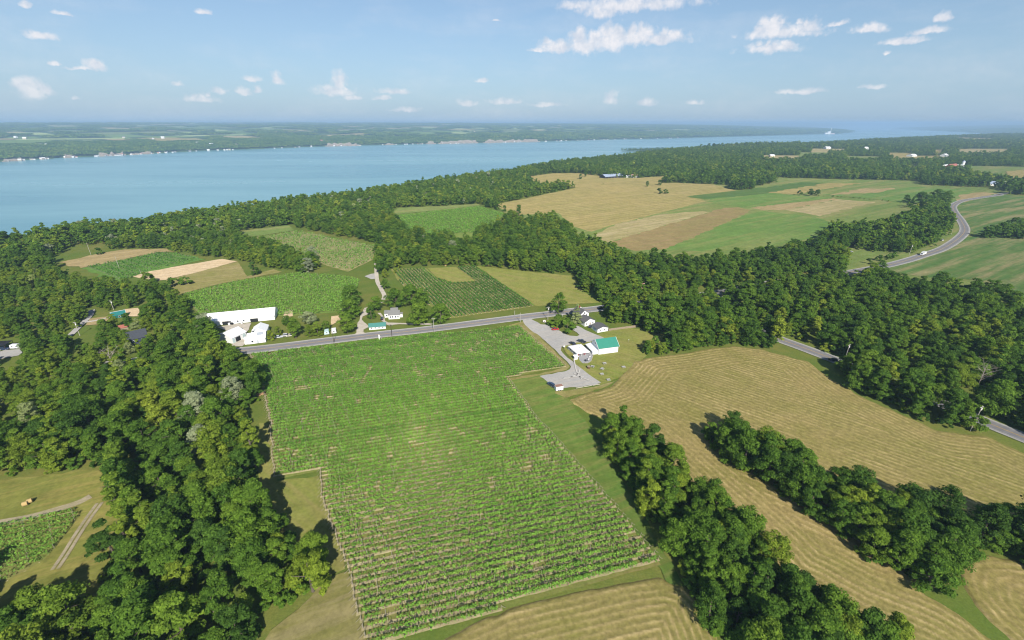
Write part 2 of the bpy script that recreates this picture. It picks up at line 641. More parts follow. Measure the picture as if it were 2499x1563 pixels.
rr = np.concatenate([[0], np.geomspace(8, 60000, 300)])
th = np.concatenate([np.linspace(-70, 70, 440), np.linspace(74, 286, 54)])
th = np.radians(th)
XX, YY = np.outer(rr, np.sin(th)), np.outer(rr, np.cos(th))
ZZ = land_h(XX, YY)
nr, na = XX.shape
V = np.stack([XX, YY, ZZ], -1).reshape(-1, 3)
i, j = np.meshgrid(np.arange(nr - 1), np.arange(na), indexing='ij')
j2 = (j + 1) % na
Fq = np.stack([i * na + j, i * na + j2, (i + 1) * na + j2, (i + 1) * na + j], -1).reshape(-1, 4)[:, ::-1]
farf = (1 - in_poly(NEAR, XX, YY).astype(float)).ravel()
m, nt, out = new_mat('grassland and woods floor')
p = geo_pos(nt)
at_far = N(nt, 'ShaderNodeAttribute', attribute_name='far').outputs['Fac']
big = noise(nt, p, .012, 6, .62)
mid = noise(nt, p, .09, 6, .65)
fine = noise(nt, p, 1.3, 4, .7)
c = mixc(nt, ramp(nt, big, [(.40, 0.0), (.62, 1.0)]), (.112, .160, .030), (.178, .176, .046))
c = mixc(nt, mathn(nt, 'MULTIPLY', ramp(nt, mid, [(.45, 0.0), (.66, 1.0)]), .6), c, (.085, .140, .024))
ff = noise(nt, p, .02, 8, .75)
cf = mixc(nt, ramp(nt, ff, [(.38, 0.0), (.62, 1.0)]), (.040, .075, .022), (.095, .150, .040))
c = mixc(nt, at_far, c, cf)
k = mathn(nt, 'ADD', mathn(nt, 'MULTIPLY', fine, .8), .6)
vmn = N(nt, 'ShaderNodeVectorMath', operation='SCALE')
nt.links.new(c, vmn.inputs[0])
nt.links.new(k, vmn.inputs['Scale'])
b = N(nt, 'ShaderNodeBsdfDiffuse')
nt.links.new(vmn.outputs[0], b.inputs[0])
bp = N(nt, 'ShaderNodeBump', i_Strength=.45, i_Distance=.3)
nt.links.new(mathn(nt, 'ADD', fine, mid), bp.inputs['Height'])
nt.links.new(bp.outputs[0], b.inputs['Normal'])
nt.links.new(b.outputs[0], out.inputs[0])
tag(link('ground', np_mesh('ground', V, Fq, vattr={'far': farf}, shade_smooth=True), None, [m]), kind='structure')

m, nt, out = new_mat('lake water')
p = geo_pos(nt)
mp = N(nt, 'ShaderNodeMapping')
mp.inputs['Rotation'].default_value = (0, 0, math.radians(-35))
mp.inputs['Scale'].default_value = (.25, 1, 1)
nt.links.new(p, mp.inputs['Vector'])
drift = noise(nt, mp.outputs[0], .0022, 6, .62)
c = mixc(nt, ramp(nt, drift, [(.40, 0.0), (.60, 1.0)]), (.105, .262, .295), (.195, .370, .395))
b = N(nt, 'ShaderNodeBsdfPrincipled', i_Roughness=.22, i_IOR=1.33)
nt.links.new(c, b.inputs['Base Color'])
nt.links.new(mathn(nt, 'ADD', mathn(nt, 'MULTIPLY', drift, .25), .12), b.inputs['Roughness'])
bp = N(nt, 'ShaderNodeBump', i_Strength=.25, i_Distance=.6)
nt.links.new(noise(nt, p, .22, 4, .6), bp.inputs['Height'])
nt.links.new(bp.outputs[0], b.inputs['Normal'])
nt.links.new(b.outputs[0], out.inputs[0])
ang = np.linspace(0, 2 * math.pi, 49)[:-1]
rw = [300, 3000, 12000, 58000]
V = [(r * math.sin(a), r * math.cos(a), -60) for r in rw for a in ang]
Fq = [(k * 48 + q, k * 48 + (q + 1) % 48, (k + 1) * 48 + (q + 1) % 48, (k + 1) * 48 + q)[::-1] for k in range(3) for q in range(48)]
tag(link('lake_water', np_mesh('lake_water', V, Fq), None, [m]), kind='structure')

# ------------------------------------------------------------------ clearings (places without woodland)
def clearing(src, pts):
    P = poly(src, pts)
    PATCHES.append(P)
    return P


MAIN = clearing('z7', [
    (340, 522), (545, 422), (700, 430), (745, 458), (870, 453), (1160, 447), (1240, 478), (1420, 505), (1660, 530), (1800, 562),
    (1910, 592), (2110, 615), (2215, 605), (2190, 520), (2100, 465, TT), (1970, 395, TT), (1800, 372, TT), (1620, 336, 5), (1740, 316), (2000, 285),
    (2220, 345), (2418, 375), ('z8', 350, 412), ('z8', 338, 500), ('z8', 335, 600), ('z8', 365, 640), ('z8', 440, 585), ('z8', 700, 575),
    ('z8', 1090, 567), ('z8', 1300, 600), ('z8', 1720, 637), ('z8', 1725, 680), ('z8', 1785, 750), ('z8', 1895, 820), ('z2', 1420, 225),
    ('z2', 1440, 300), ('z2', 1340, 330), ('z2', 1480, 470), ('z2', 1690, 472), ('z2', 1800, 500), ('z2', 1960, 542), ('w2', 130, 122),
    ('w2', 240, 155), ('w2', 330, 180), ('w2', 300, 210), ('w2', 345, 285), ('w2', 500, 247), ('w2', 700, 222), ('w2', 850, 245), ('w2', 965, 268),
    ('w2', 975, 190), ('w2', 930, 148), ('w2', 1120, 215), ('w2', 1325, 292), ('w2', 1295, 350), ('w2', 1335, 420), ('w2', 1490, 530), ('w2', 1650, 602),
    ('w2', 1760, 652), ('w2', 1900, 716), ('w2', 2050, 722), ('w2', 2150, 690), ('w2', 2200, 640), ('w2', 2420, 738), ('w2', 2750, 880),
    ('w3', 2900, 500), ('w3', 2900, 1700), ('w3', 2000, 1700), ('w4', 1500, 1700), ('d', 560, 1640), ('d', 600, 1512), ('d', 668, 1455), ('d', 735, 1405),
    ('d', 768, 1375), ('d', 770, 1335), ('d', 715, 1318), ('d', 690, 1270), ('d', 640, 1240), ('d', 600, 1190), ('d', 612, 1110), ('d', 605, 1030),
    ('d', 590, 1000), ('d', 612, 950), ('d', 605, 905), ('d', 570, 855), ('d', 548, 842), ('z1', 350, 560, 9), ('z1', 270, 420, 9), ('z1', 180, 300, 9),
    ('z1', 100, 210, 9), ('z1', 30, 90, 9), ('z7', 1320, 800, 8), ('z7', 1255, 760, 4), ('z7', 1190, 742), ('z7', 1180, 690, 6), ('z7', 960, 665, 5),
    ('z7', 800, 640, TT), ('z7', 560, 585, TT), ('z7', 410, 545, TT)])
MEADOW = clearing('d', [(-160, 1150), (0, 1134), (100, 1126), (200, 1110), (235, 1112), (262, 1150), (300, 1195), (300, 1240), (262, 1300), (190, 1335, 14),
                        (110, 1338, 15), (0, 1385, 15), (-160, 1430, 15)])
LANE = clearing('z3', [(1200, 312), (1430, 332), (1640, 290), (1835, 280), (1880, 395), (1660, 432, 6), (1350, 422, 5), (1345, 560, 7), (1250, 690, 4),
                       (1150, 722, 4), (870, 730), (890, 650), (1185, 385)])
clearing('z3', [(1550, 480), (1690, 480), (1690, 592, 2), (1550, 592, 2)])
clearing('z3', [(1690, 640), (1960, 640), (1990, 740), (1890, 800, 4), (1760, 860, 4), (1690, 800)])
clearing('z3', [(-160, 680), (0, 690), (250, 685), (345, 735), (340, 810), (290, 925, 6), (0, 975, 6), (-160, 975, 6)])
clearing('z8', [(430, 217), (490, 165), (700, 157), (1050, 140), (1240, 205), (1275, 232, 5), (1050, 292, TT), (1000, 345, TT), (700, 312, TT), (560, 292, TT)])
PLAIN = clearing('z8', [
    (1150, 140), (1330, 110), (1500, 72), (1760, 18), ('z5', 1770, 512), ('z5', 1960, 490), ('z5', 2090, 495), ('z5', 2200, 505), ('z6', 0, 503), ('z6', 260, 515),
    ('z6', 360, 520), ('z6', 390, 552), ('z6', 530, 553), ('z6', 545, 530), ('z6', 690, 498), ('z6', 690, 484), ('z6', 560, 464), ('z6', 1100, 478), ('z6', 1690, 491), ('z6', 1700, 517),
    ('z6', 1900, 527), ('z6', 2180, 537), ('z6', 2290, 560), ('z6', 2300, 590), ('z6', 2450, 592), ('w1', 3200, 120), ('w1', 3200, 900, TT), ('w1', 2418, 680, TT), ('w1', 2330, 585, TT),
    ('w1', 2150, 560, TT), ('w1', 1930, 530, TT), ('w1', 1800, 540, TT), ('w1', 1670, 515, TT), ('w1', 1560, 502, 5), ('w1', 1370, 515, TT), ('w1', 1365, 385),
    ('w1', 1290, 330), ('w1', 1180, 300, TT), ('w1', 1050, 325, TT), ('w1', 880, 372, TT), ('w1', 480, 395, TT), ('w1', 300, 392, TT), ('z8', 2300, 440, TT), ('z8', 2130, 450, TT),
    ('z8', 2000, 392, TT), ('z8', 1830, 347, TT), ('z8', 1700, 300, TT), ('z8', 1690, 262, TT), ('z8', 1600, 210, TT), ('z8', 1450, 186, TT), ('z8', 1350, 210, TT), ('z8', 1245, 207)])
clearing('z5', [(1245, 462), (1420, 437), (1600, 437), (1740, 455), (1790, 468), (2020, 470), (2255, 452), (2130, 485, TT), (2050, 500), (1770, 512), (1690, 500, TT), (1500, 492, TT), (1290, 482, TT)])
clearing('w1', [(470, 640), (560, 618), (590, 632), (640, 640), (520, 668, 4), (440, 672, 6)])          # verge by the junction
clearing('w2', [(1985, 480), (2100, 490), (2210, 520), (2300, 545), (2420, 580), (2420, 690), (2250, 600), (2140, 545), (2010, 570)])
for q in ([(1955, 271), (2050, 268), (2320, 270), (2312, 292, TT), (2060, 296, TT), (1958, 290, TT)], [(2020, 386), (2110, 388), (2500, 395), (2500, 500, TT), (2280, 450, TT), (2050, 418, TT)],
          [(1500, 318), (1650, 317), (1890, 316), (1890, 332, TT), (1500, 334, TT)], [(600, 313), (880, 315), (880, 330, TT), (600, 334, TT)],
          [(940, 267), (1175, 269), (1175, 282, TT), (940, 282, TT)], [(1620, 378), (1680, 378), (1680, 398, TT), (1620, 400, TT)], [(1790, 275), (1855, 275), (1855, 290, TT), (1790, 292, TT)], [(1960, 190), (2200, 196), (2190, 206, TT), (1960, 202, TT)], [(1180, 318), (1420, 322), (1410, 336, TT), (1180, 332, TT)], [(860, 292), (1060, 294), (1050, 306, TT), (860, 304, TT)], [(1480, 296), (1640, 298), (1630, 309, TT), (1480, 308, TT)],
          [(1840, 390), (2010, 375), (2020, 415), (1850, 418)], [(2160, 505), (2300, 505), (2300, 535), (2160, 535)], [(1040, 258), (1080, 258), (1080, 272, 8), (1040, 272, 8)],
          [(1300, 264), (1345, 264), (1345, 282, 8), (1300, 282, 8)], [(1900, 310), (1885, 312), (1870, 325, 8), (1900, 325, 8)]):
    clearing('z6', q)

# woods, hedgerows and thickets that stand inside the clearings
COPSES = {
    'near': poly('d', [(1450, 1010), (1515, 1040), (1580, 1105), (1640, 1165), (1705, 1225), (1780, 1300), (1850, 1385), (1930, 1425), (2040, 1490), (2150, 1560), (1800, 1600), (1690, 1505),
                       (1640, 1420), (1600, 1330), (1540, 1230), (1480, 1140), (1425, 1060)]),
    'far': poly('d', [(1665, 1035), (1720, 1015), (1800, 1075), (1900, 1130), (2000, 1165), (2080, 1205), (2200, 1240), (2300, 1250), (2430, 1265), (2600, 1300), (2600, 1430), (2417, 1332),
                      (2290, 1305), (2250, 1395), (2190, 1400), (2080, 1340), (1990, 1275), (1910, 1215), (1800, 1140), (1700, 1085)]),
    'thicket': poly('w2', [(145, 285), (345, 283), (500, 247), (700, 222), (850, 243), (960, 262), (900, 190, 4), (680, 170, 4), (480, 160, 4), (400, 190, 3), (350, 215, 3), (180, 225, 3)]),
    'belt': poly('w1', [(1340, 368), (1450, 398), (1570, 403), (1740, 412), (1800, 390), (1880, 372), (1915, 320), (1985, 292), (1980, 200), (1955, 150), (1990, 110),
                        (1960, 100, TT), (1900, 62, TT), (1800, 90, TT), (1735, 118, 8), (1740, 130), (1850, 150), (1700, 165, TT), (1540, 215, TT), (1450, 210, TT), (1290, 225, TT), (1290, 240), (1200, 300, TT), (1200, 330)]),
    'plain': poly('w1', [(2135, 305), (2200, 322), (2420, 328), (2700, 340), (2700, 280), (2420, 262, 5), (2380, 240, 6), (2240, 262, 8), (2140, 285, 8)]),
    'strip': poly('z7', [(1200, 470), (1420, 505), (1660, 530), (1800, 562), (1910, 592), (2110, 615), (2215, 605), (2190, 520), (2100, 465, TT), (1970, 395, TT), (1800, 372, TT), (1500, 350, TT)]),
}

# ------------------------------------------------------------------ ground surfaces
LAWN, OLIVE, TAN, HAY, STRAW = (.150, .195, .038), (.175, .175, .045), (.34, .255, .105), (.33, .25, .12), (.50, .40, .21)
GREEN, LUSH, DARKG, EARTH = (.115, .210, .040), (.085, .205, .038), (.065, .135, .036), (.27, .18, .10)
F_mown = field_mat('mown grass', (.150, .190, .036), (.215, .205, .058), (.26, .215, .085), .03, .8, .5, (-36, 2.6, .35, (.235, .215, .075)))
F_track = field_mat('worn grass', (.17, .175, .045), (.245, .205, .085), (.30, .25, .13), .05, .9, .5)
F_vine = field_mat('vineyard alley grass', (.120, .185, .036), (.190, .190, .050), (.27, .21, .09), .035, 1.2, .5, (15, 2.2, .3, (.21, .19, .07)))
F_vine2 = field_mat('vineyard alley grass beyond', (.115, .190, .036), (.150, .200, .045), (.22, .2, .075), .03, 1.0, .4)
F_soil = field_mat('bare dry soil', (.47, .36, .22), (.56, .44, .29), (.40, .29, .16), .05, 1.0, .5)
F_tan = field_mat('dry stubble', (.235, .195, .085), (.31, .235, .115), (.36, .28, .15), .012, .5, .5, (38, 9, .4, (.35, .27, .14)))
F_hayland = field_mat('pale hay meadow', (.27, .222, .080), (.215, .200, .068), (.33, .26, .115), .008, .25, .6, (33, 11, .55, (.37, .29, .13)))
F_pale = field_mat('pale stubble', (.33, .265, .14), (.27, .24, .10), (.42, .34, .20), .01, .3, .6, (33, 10, .5, (.22, .22, .08)))
F_brown = field_mat('brown stubble', (.27, .19, .095), (.225, .175, .075), (.19, .19, .06), .01, .3, .5, (33, 10, .5, (.20, .18, .07)))
F_green = field_mat('bright green crop', (.120, .205, .050), (.100, .180, .042), (.24, .225, .085), .008, .3, .5, (33, 8, .25, (.16, .21, .06)))
F_mid = field_mat('mid green pasture', (.150, .200, .055), (.115, .175, .045), (.27, .23, .10), .006, .25, .6, (33, 12, .3, (.2, .21, .07)))
F_dark = field_mat('dark green crop', (.070, .130, .035), (.085, .145, .040), (.12, .15, .05), .008, .3, .4)
F_bean = field_mat('low green crop', (.085, .160, .045), (.075, .140, .038), (.33, .25, .14), .009, .4, .62, (30, 8, .35, (.19, .19, .075)))
F_leafy = field_mat('leafy crop', (.085, .180, .034), (.110, .195, .040), (.14, .2, .05), .05, .7, .4)
F_gravel = field_mat('grey gravel', (.29, .285, .275), (.36, .35, .335), (.40, .36, .31), .06, 2.5, .45, None, .12)
F_dirt = field_mat('dry dirt track', (.29, .25, .165), (.35, .30, .21), (.21, .19, .075), .15, 1.5, .5, None, .2)
F_lane = field_mat('pale gravel lane', (.38, .345, .295), (.46, .42, .36), (.30, .27, .2), .08, 2.5, .5, None, .14)
F_asph = field_mat('worn asphalt', (.165, .165, .172), (.205, .20, .205), (.25, .24, .24), .05, 3.0, .4, None, .08)
F_should = field_mat('road shoulder gravel', (.33, .32, .30), (.40, .385, .36), (.27, .26, .2), .1, 2.0, .5, None, .14)
F_patio = field_mat('patio paving', (.26, .26, .27), (.31, .31, .315), None, .1, 2.0, .3, None, .08)

# the plain beyond the wood
patch('pasture', PLAIN, F_mid, clear=False, z=.03)
patch('hay_meadow', poly('z8', [(1150, 140), (1330, 110), (1500, 72), (1760, 18), ('z5', 1770, 512), ('z5', 1960, 490), ('z5', 2200, 505), ('z6', 0, 503), ('z6', 260, 515), ('z6', 420, 558),
                                ('w1', 720, 38), ('w1', 430, 70), ('w1', 540, 100), ('w1', 0, 238), ('z8', 1830, 330), ('z8', 1690, 290), ('z8', 1600, 200), ('z8', 1300, 215)]), F_hayland)
patch('stubble_field', poly('w1', [(-120, 300), (0, 240), (290, 175), (520, 160), (560, 165), (60, 320), (-40, 345)]), F_pale, amp=1.3)
patch('stubble_field', poly('w1', [(-40, 345), (640, 140), (730, 137), (805, 155), (690, 215), (300, 385), (130, 395)]), F_brown, amp=1.3)
patch('crop_field', poly('w1', [(300, 385), (690, 215), (840, 155), (1170, 190), (1290, 228), (1290, 300), (1100, 330), (900, 375), (480, 395)]), F_green, amp=1.3)
patch('stubble_field', poly('w1', [(800, 140), (1290, 83), (1325, 90), (1010, 152), (880, 155)]), F_tan, amp=1.3)
patch('stubble_field', poly('w1', [(1010, 152), (1325, 90), (1540, 105), (1215, 190)]), F_pale, amp=1.3)
patch('crop_field', poly('w1', [(540, 102), (640, 62), (900, 52), (1290, 80), (800, 140), (700, 128)]), F_green, amp=1.3)
patch('crop_field', poly('z6', [(70, 600), (640, 532), (870, 500), (1050, 505), (640, 577), (200, 618)]), F_dark, amp=1.3)
patch('stubble_field', poly('z6', [(640, 573), (1060, 505), (1285, 506), (830, 583)]), F_hayland, amp=1.3)
patch('crop_field', poly('z6', [(1010, 588), (1330, 545), (1700, 530), (2100, 560), (1940, 640), (1560, 640), (1300, 610)]), F_green, amp=1.3)
patch('stubble_field', poly('z6', [(1060, 590), (1280, 545), (1520, 540), (1420, 570)]), F_tan, amp=1.3)
patch('stubble_field', poly('z6', [(1960, 590), (2140, 570), (2240, 578), (1965, 640)]), F_tan, amp=1.3)
patch('crop_field', poly('w1', [(2010, 160), (2040, 120), (2270, 62), (3200, 110), (3200, 330), (2420, 325), (2130, 305), (2080, 230)]), F_bean, amp=1.3)
patch('crop_field', poly('w1', [(1600, 505), (1760, 460), (1960, 390), (2080, 310), (2420, 330), (3200, 345), (3200, 900), (2418, 690), (2150, 565), (1800, 545)]), F_bean, amp=1.3)
patch('meadow', poly('z5', [(1245, 462), (1420, 437), (1600, 437), (1740, 455), (1790, 468), (1770, 508), (1690, 500, TT), (1500, 492, TT), (1290, 482, TT)]), F_hayland, clear=False)
patch('meadow', poly('z5', [(1790, 466), (2020, 470), (2255, 452), (2130, 485, TT), (2050, 500), (1772, 512)]), F_hayland, clear=False)
for q, mm in (([(1955, 271), (2050, 268), (2320, 270), (2312, 292, TT), (2060, 296, TT), (1958, 290, TT)], F_pale), ([(2290, 425), (2500, 404), (2500, 500, TT), (2350, 470, TT)], F_hayland), ([(2020, 386), (2110, 388), (2500, 395), (2500, 404), (2290, 425), (2280, 450, TT), (2050, 418, TT)], F_mid),
              ([(1500, 318), (1650, 317), (1890, 316), (1890, 332, TT), (1500, 334, TT)], F_hayland), ([(600, 313), (880, 315), (880, 330, TT), (600, 334, TT)], F_pale),
              ([(940, 267), (1175, 269), (1175, 282, TT), (940, 282, TT)], F_pale), ([(1790, 275), (1855, 275), (1855, 290, TT), (1790, 292, TT)], F_hayland), ([(1960, 190), (2200, 196), (2190, 206, TT), (1960, 202, TT)], F_pale), ([(1180, 318), (1420, 322), (1410, 336, TT), (1180, 332, TT)], F_mid), ([(860, 292), (1060, 294), (1050, 306, TT), (860, 304, TT)], F_mid), ([(1480, 296), (1640, 298), (1630, 309, TT), (1480, 308, TT)], F_hayland)):
    patch('distant_field', poly('z6', q), mm, clear=False)

# fields and crops between the lake and the road
patch('stubble_field', poly('z7', [(410, 545), (760, 470), (870, 454), (1160, 449), (1215, 468), (1080, 478), (880, 520), (560, 585)]), F_tan, amp=1.3)
patch('crop_field', poly('z7', [(560, 585), (880, 520), (1090, 474), (1230, 478), (1430, 522), (990, 622), (860, 655), (800, 645, 6)]), F_leafy, amp=1.3)
patch('ploughed_plot', poly('z7', [(915, 640), (1050, 602), (1545, 520), (1650, 536), (1400, 605), (1150, 666), (1105, 670), (1000, 660)]), F_soil)
patch('meadow', poly('z7', [(1180, 700), (1150, 668), (1650, 538), (1720, 640), (1900, 592), (1960, 610), (1500, 700), (1240, 768)]), F_track)
patch('meadow', poly('z7', [(1625, 336), (1745, 318), (2000, 285), (2050, 322), (1760, 366)]), F_mid)
patch('vineyard_ground', poly('d', [(425, 697), (560, 666), (700, 646), (795, 651), (852, 662), (822, 722), (805, 738), (700, 746), (480, 752)]), F_vine2)
patch('vineyard_ground', poly('z7', [(1775, 372), (2050, 325), (2230, 352), ('z8', 0, 368), ('z8', 345, 430), ('z8', 312, 530), ('z8', 140, 612), ('z8', 0, 572), (2180, 530), (2110, 465, TT)]), F_vine)
patch('vineyard_ground', poly('z8', [(440, 590), (680, 583), (755, 655), (860, 688), (1040, 680), (890, 575), (1020, 568), (1440, 850), (830, 940), (500, 690)]), F_vine)
patch('meadow', poly('z8', [(690, 583), (890, 576), (1035, 678), (870, 685), (760, 650)]), F_mown)
patch('meadow', poly('z8', [(1030, 568), (1300, 600), (1715, 640), (1780, 750), (1890, 825), (1500, 845), (1445, 850)]), F_mown)
patch('vineyard_ground', poly('z8', [(455, 215), (1050, 152), (1240, 207), (1050, 295, TT), (700, 312, TT), (560, 292, TT)]), F_vine2)
patch('meadow', poly('z8', [(430, 217), (490, 165), (700, 157), (1050, 140), (1050, 152), (455, 214)]), F_mid)
patch('garden_plot', poly('z10', [(555, 660), (800, 615), (810, 780), (560, 830)]), F_soil)
patch('garden_plot', poly('z10', [(1820, 790), (2090, 760), (2080, 900), (1830, 1020)]), F_soil)

# lawns, tracks, yards
patch('lawn', poly('z2', [(860, 740), (1600, 500), (1960, 545), (2100, 640), (1900, 860), (1560, 1130), (1340, 1215), (1040, 970)]), F_mown, clear=False)
patch('lawn', poly('z2', [(210, 480), (400, 430), (960, 985), (920, 1030), (590, 1110), (880, 1290), (1330, 1220), (1560, 1150), (1350, 1260), (930, 1370), (300, 1360), (150, 1140), (590, 1080), (870, 1005)]), F_track, clear=False)
patch('mown_headland', poly('d', [(1195, 900), (1330, 880), (1310, 930), (1345, 945), (1420, 1050), (1560, 1290), (1690, 1512), (1640, 1512), (1560, 1345), (1400, 1145), (1262, 990)]),
      field_mat('headland grass', (.085, .160, .030), (.125, .170, .036), (.22, .19, .07), .04, .8, .5), clear=False)
patch('mown_strip', poly('d', [(655, 1138), (752, 1125), (770, 1190), (815, 1345), (780, 1360), (765, 1330), (700, 1300), (630, 1230), (610, 1120), (612, 1000), (640, 1000)]), F_mown, clear=False)
patch('dirt_headland', poly('d', [(775, 1365), (820, 1350), (880, 1512), (600, 1560), (640, 1490), (735, 1410)]), F_track, clear=False)
patch('meadow', MEADOW, field_mat('rough meadow', (.20, .195, .048), (.155, .17, .040), (.28, .23, .075), .05, .7, .6), clear=False)
patch('gravel_lot', poly('z2', [(380, 405), (480, 398), (600, 468), (680, 475), (780, 528), (870, 568), (960, 608), (1050, 615), (1080, 600), (1000, 540), (1005, 490), (1060, 488), (1200, 560), (1390, 640),
                                (1270, 665), (1140, 692), (1040, 692), (960, 720), (858, 745), (850, 790), (930, 880), (1040, 968), (1345, 1188), (1250, 1218), (890, 1255), (770, 1222), (680, 1172), (588, 1105),
                                (900, 1050), (960, 1022), (976, 990), (930, 930), (830, 840), (740, 750), (600, 620), (480, 540), (408, 472)]), F_gravel, clear=False)
patch('patio', poly('z12', [(380, 1290), (660, 1240), (735, 1225), (725, 1320), (690, 1440), (610, 1495), (490, 1495), (415, 1420)]), F_patio, clear=False, amp=.1)
patch('yard', poly('z9', [(600, 720), (1060, 640), (1620, 600), (1540, 800), (1440, 900), (1420, 1230), (1350, 1290), (1040, 1290), (1200, 950)]), F_lane, clear=False)
patch('farm_lane', poly('z11', [(440, 340), (510, 350), (560, 440), (420, 500), (400, 570), (520, 680), (560, 740), (440, 800), (440, 860), (520, 895), (200, 945), (280, 870), (300, 700), (360, 540), (400, 430)]), F_lane, clear=False)
patch('farm_lane', poly('z11', [(750, 420), (830, 420), (890, 500), (930, 600), (1000, 640), (1400, 650), (1900, 655), (2020, 670), (1960, 692), (1400, 680), (960, 690), (850, 600), (840, 500)]), F_lane, clear=False)
L = spline(poly('z8', [(330, 520), (335, 560), (338, 620), (345, 680), (370, 730), (392, 790), (330, 850), ('z11', 460, 330)]), 6)
strip('farm_lane', L, -1.6, 1.6, .44, F_lane)
patch('gravel_turnout', poly('z8', [(255, 642), (300, 625), (345, 620), (350, 660), (300, 662)]), F_gravel, clear=False)
L = spline(poly('z3', [(1210, 310), (1180, 390), (1080, 490), (960, 610), (880, 680), (800, 760)]), 6)
strip('farm_lane', L, -1.7, 1.7, .42, F_gravel)
strip('farm_lane', spline(poly('z3', [(1130, 470), (1260, 450), (1440, 410)]), 6), -1.3, 1.3, .41, F_lane)
patch('dry_yard', poly('z3', [(1640, 300), (1810, 285), (1865, 390), (1670, 395)]), F_soil, clear=False)
patch('dry_yard', poly('z3', [(1180, 425), (1440, 395), (1430, 440), (1340, 495), (1120, 515)]), F_tan, clear=False)
patch('driveway', poly('z3', [(-120, 900), (60, 840), (260, 825), (300, 900), (0, 960), (-120, 980)]), F_gravel, clear=False)
L = spline(poly('w5', [(-150, 690), (0, 672), (200, 635), (420, 575), (560, 530), (655, 482)]), 8)
strip('dirt_track', L, -1.4, 1.4, .44, F_dirt)
L = spline(poly('w5', [(720, 530), (640, 640), (560, 760), (480, 890), (400, 1010)]), 8)
for w_ in (-.72, .72):
    strip('wheel_track', L, w_ - .5, w_ + .5, .46, F_dirt)
for pts in ([(1010, 900), (1045, 1060), (1110, 1150)], [(1085, 1030), (1060, 1080), (960, 1130), (880, 1145)], [(1010, 1075), (1080, 1120), (1190, 1160)], [(890, 1130), (1010, 1120), (1130, 1120)]):
    strip('tyre_mark', spline(poly('z2', pts), 8), -.3, .3, .62, plain('pale dust', (.52, .49, .44), .9))

# roads
ROAD = spline(np.vstack([poly('d', [(230, 866), (420, 842)]), poly('z1', [(620, 630), (1000, 588), (1450, 531), (1900, 477), (2418, 420)]), poly('z2', [(400, 376), (700, 342), (1000, 302), (1290, 276)]),
                         poly('w1', [(545, 652), (900, 588), (1300, 535), (1560, 491), (1700, 459), (1820, 422), (1940, 380), (2035, 318), (2068, 270), (2045, 215), (2008, 165), (2000, 128), (2050, 100), (2150, 82), (2275, 64)]),
                         poly('z6', [(2240, 585), (2420, 560), (2700, 530)])]), 14)
SIDE = spline(poly('w2', [(600, -66), (700, 55), (800, 112), (945, 180), (1120, 245), (1300, 313), (1480, 380), (1700, 470), (2000, 600), (2180, 678), (2420, 775), (2750, 905)]), 14)
M_yel = plain('yellow road paint', (.45, .28, .05), .6)
M_whp = plain('white road paint', (.42, .42, .41), .6)
for nm, L in (('main_road', ROAD), ('side_road', SIDE)):
    z0 = .36 if nm == 'main_road' else .35
    PATCHES.append(np.vstack([L + 4.5 * np.stack([-np.gradient(L[:, 1]), np.gradient(L[:, 0])], 1) / np.linalg.norm(np.gradient(L, axis=0), axis=1)[:, None],
                              (L - 4.5 * np.stack([-np.gradient(L[:, 1]), np.gradient(L[:, 0])], 1) / np.linalg.norm(np.gradient(L, axis=0), axis=1)[:, None])[::-1]]))
    strip(nm + '_shoulder', L, -4.9, 4.9, z0 - .05, F_should)
    strip(nm, L, -3.7, 3.7, z0, F_asph)
    for a_, b_ in ((-3.35, -3.2), (3.2, 3.35)):
        strip('edge_line', L, a_, b_, z0 + .02, M_whp)
    for a_, b_ in ((-.26, -.10), (.10, .26)):
        strip('centre_line', L, a_, b_, z0 + .02, M_yel)

# cut hay lying in windrows: the rows are ridges of the surface itself
M_hay, nt, out = new_mat('cut hay and stubble')
p = geo_pos(nt)
rowf = N(nt, 'ShaderNodeAttribute', attribute_name='ridge').outputs['Fac']
n1, n2, n3 = noise(nt, p, .05, 5, .6), noise(nt, p, .7, 6, .7), noise(nt, p, .012, 4)
stub = mixc(nt, ramp(nt, n1, [(.35, 0.0), (.65, 1.0)]), (.205, .185, .052), (.275, .215, .083))
stub = mixc(nt, ramp(nt, n3, [(.42, 0.0), (.6, .5)]), stub, (.17, .165, .042))
hay = mixc(nt, n2, (.345, .265, .112), (.47, .36, .175))
c = mixc(nt, rowf, stub, hay)
k = mathn(nt, 'ADD', mathn(nt, 'MULTIPLY', mathn(nt, 'SUBTRACT', n2, .5), 1.5), 1.0)
vmn = N(nt, 'ShaderNodeVectorMath', operation='SCALE')
nt.links.new(c, vmn.inputs[0])
nt.links.new(k, vmn.inputs['Scale'])
b = N(nt, 'ShaderNodeBsdfDiffuse')
nt.links.new(vmn.outputs[0], b.inputs[0])
bp = N(nt, 'ShaderNodeBump', i_Strength=.35, i_Distance=.2)
nt.links.new(n2, bp.inputs['Height'])
nt.links.new(bp.outputs[0], b.inputs['Normal'])
nt.links.new(b.outputs[0], out.inputs[0])


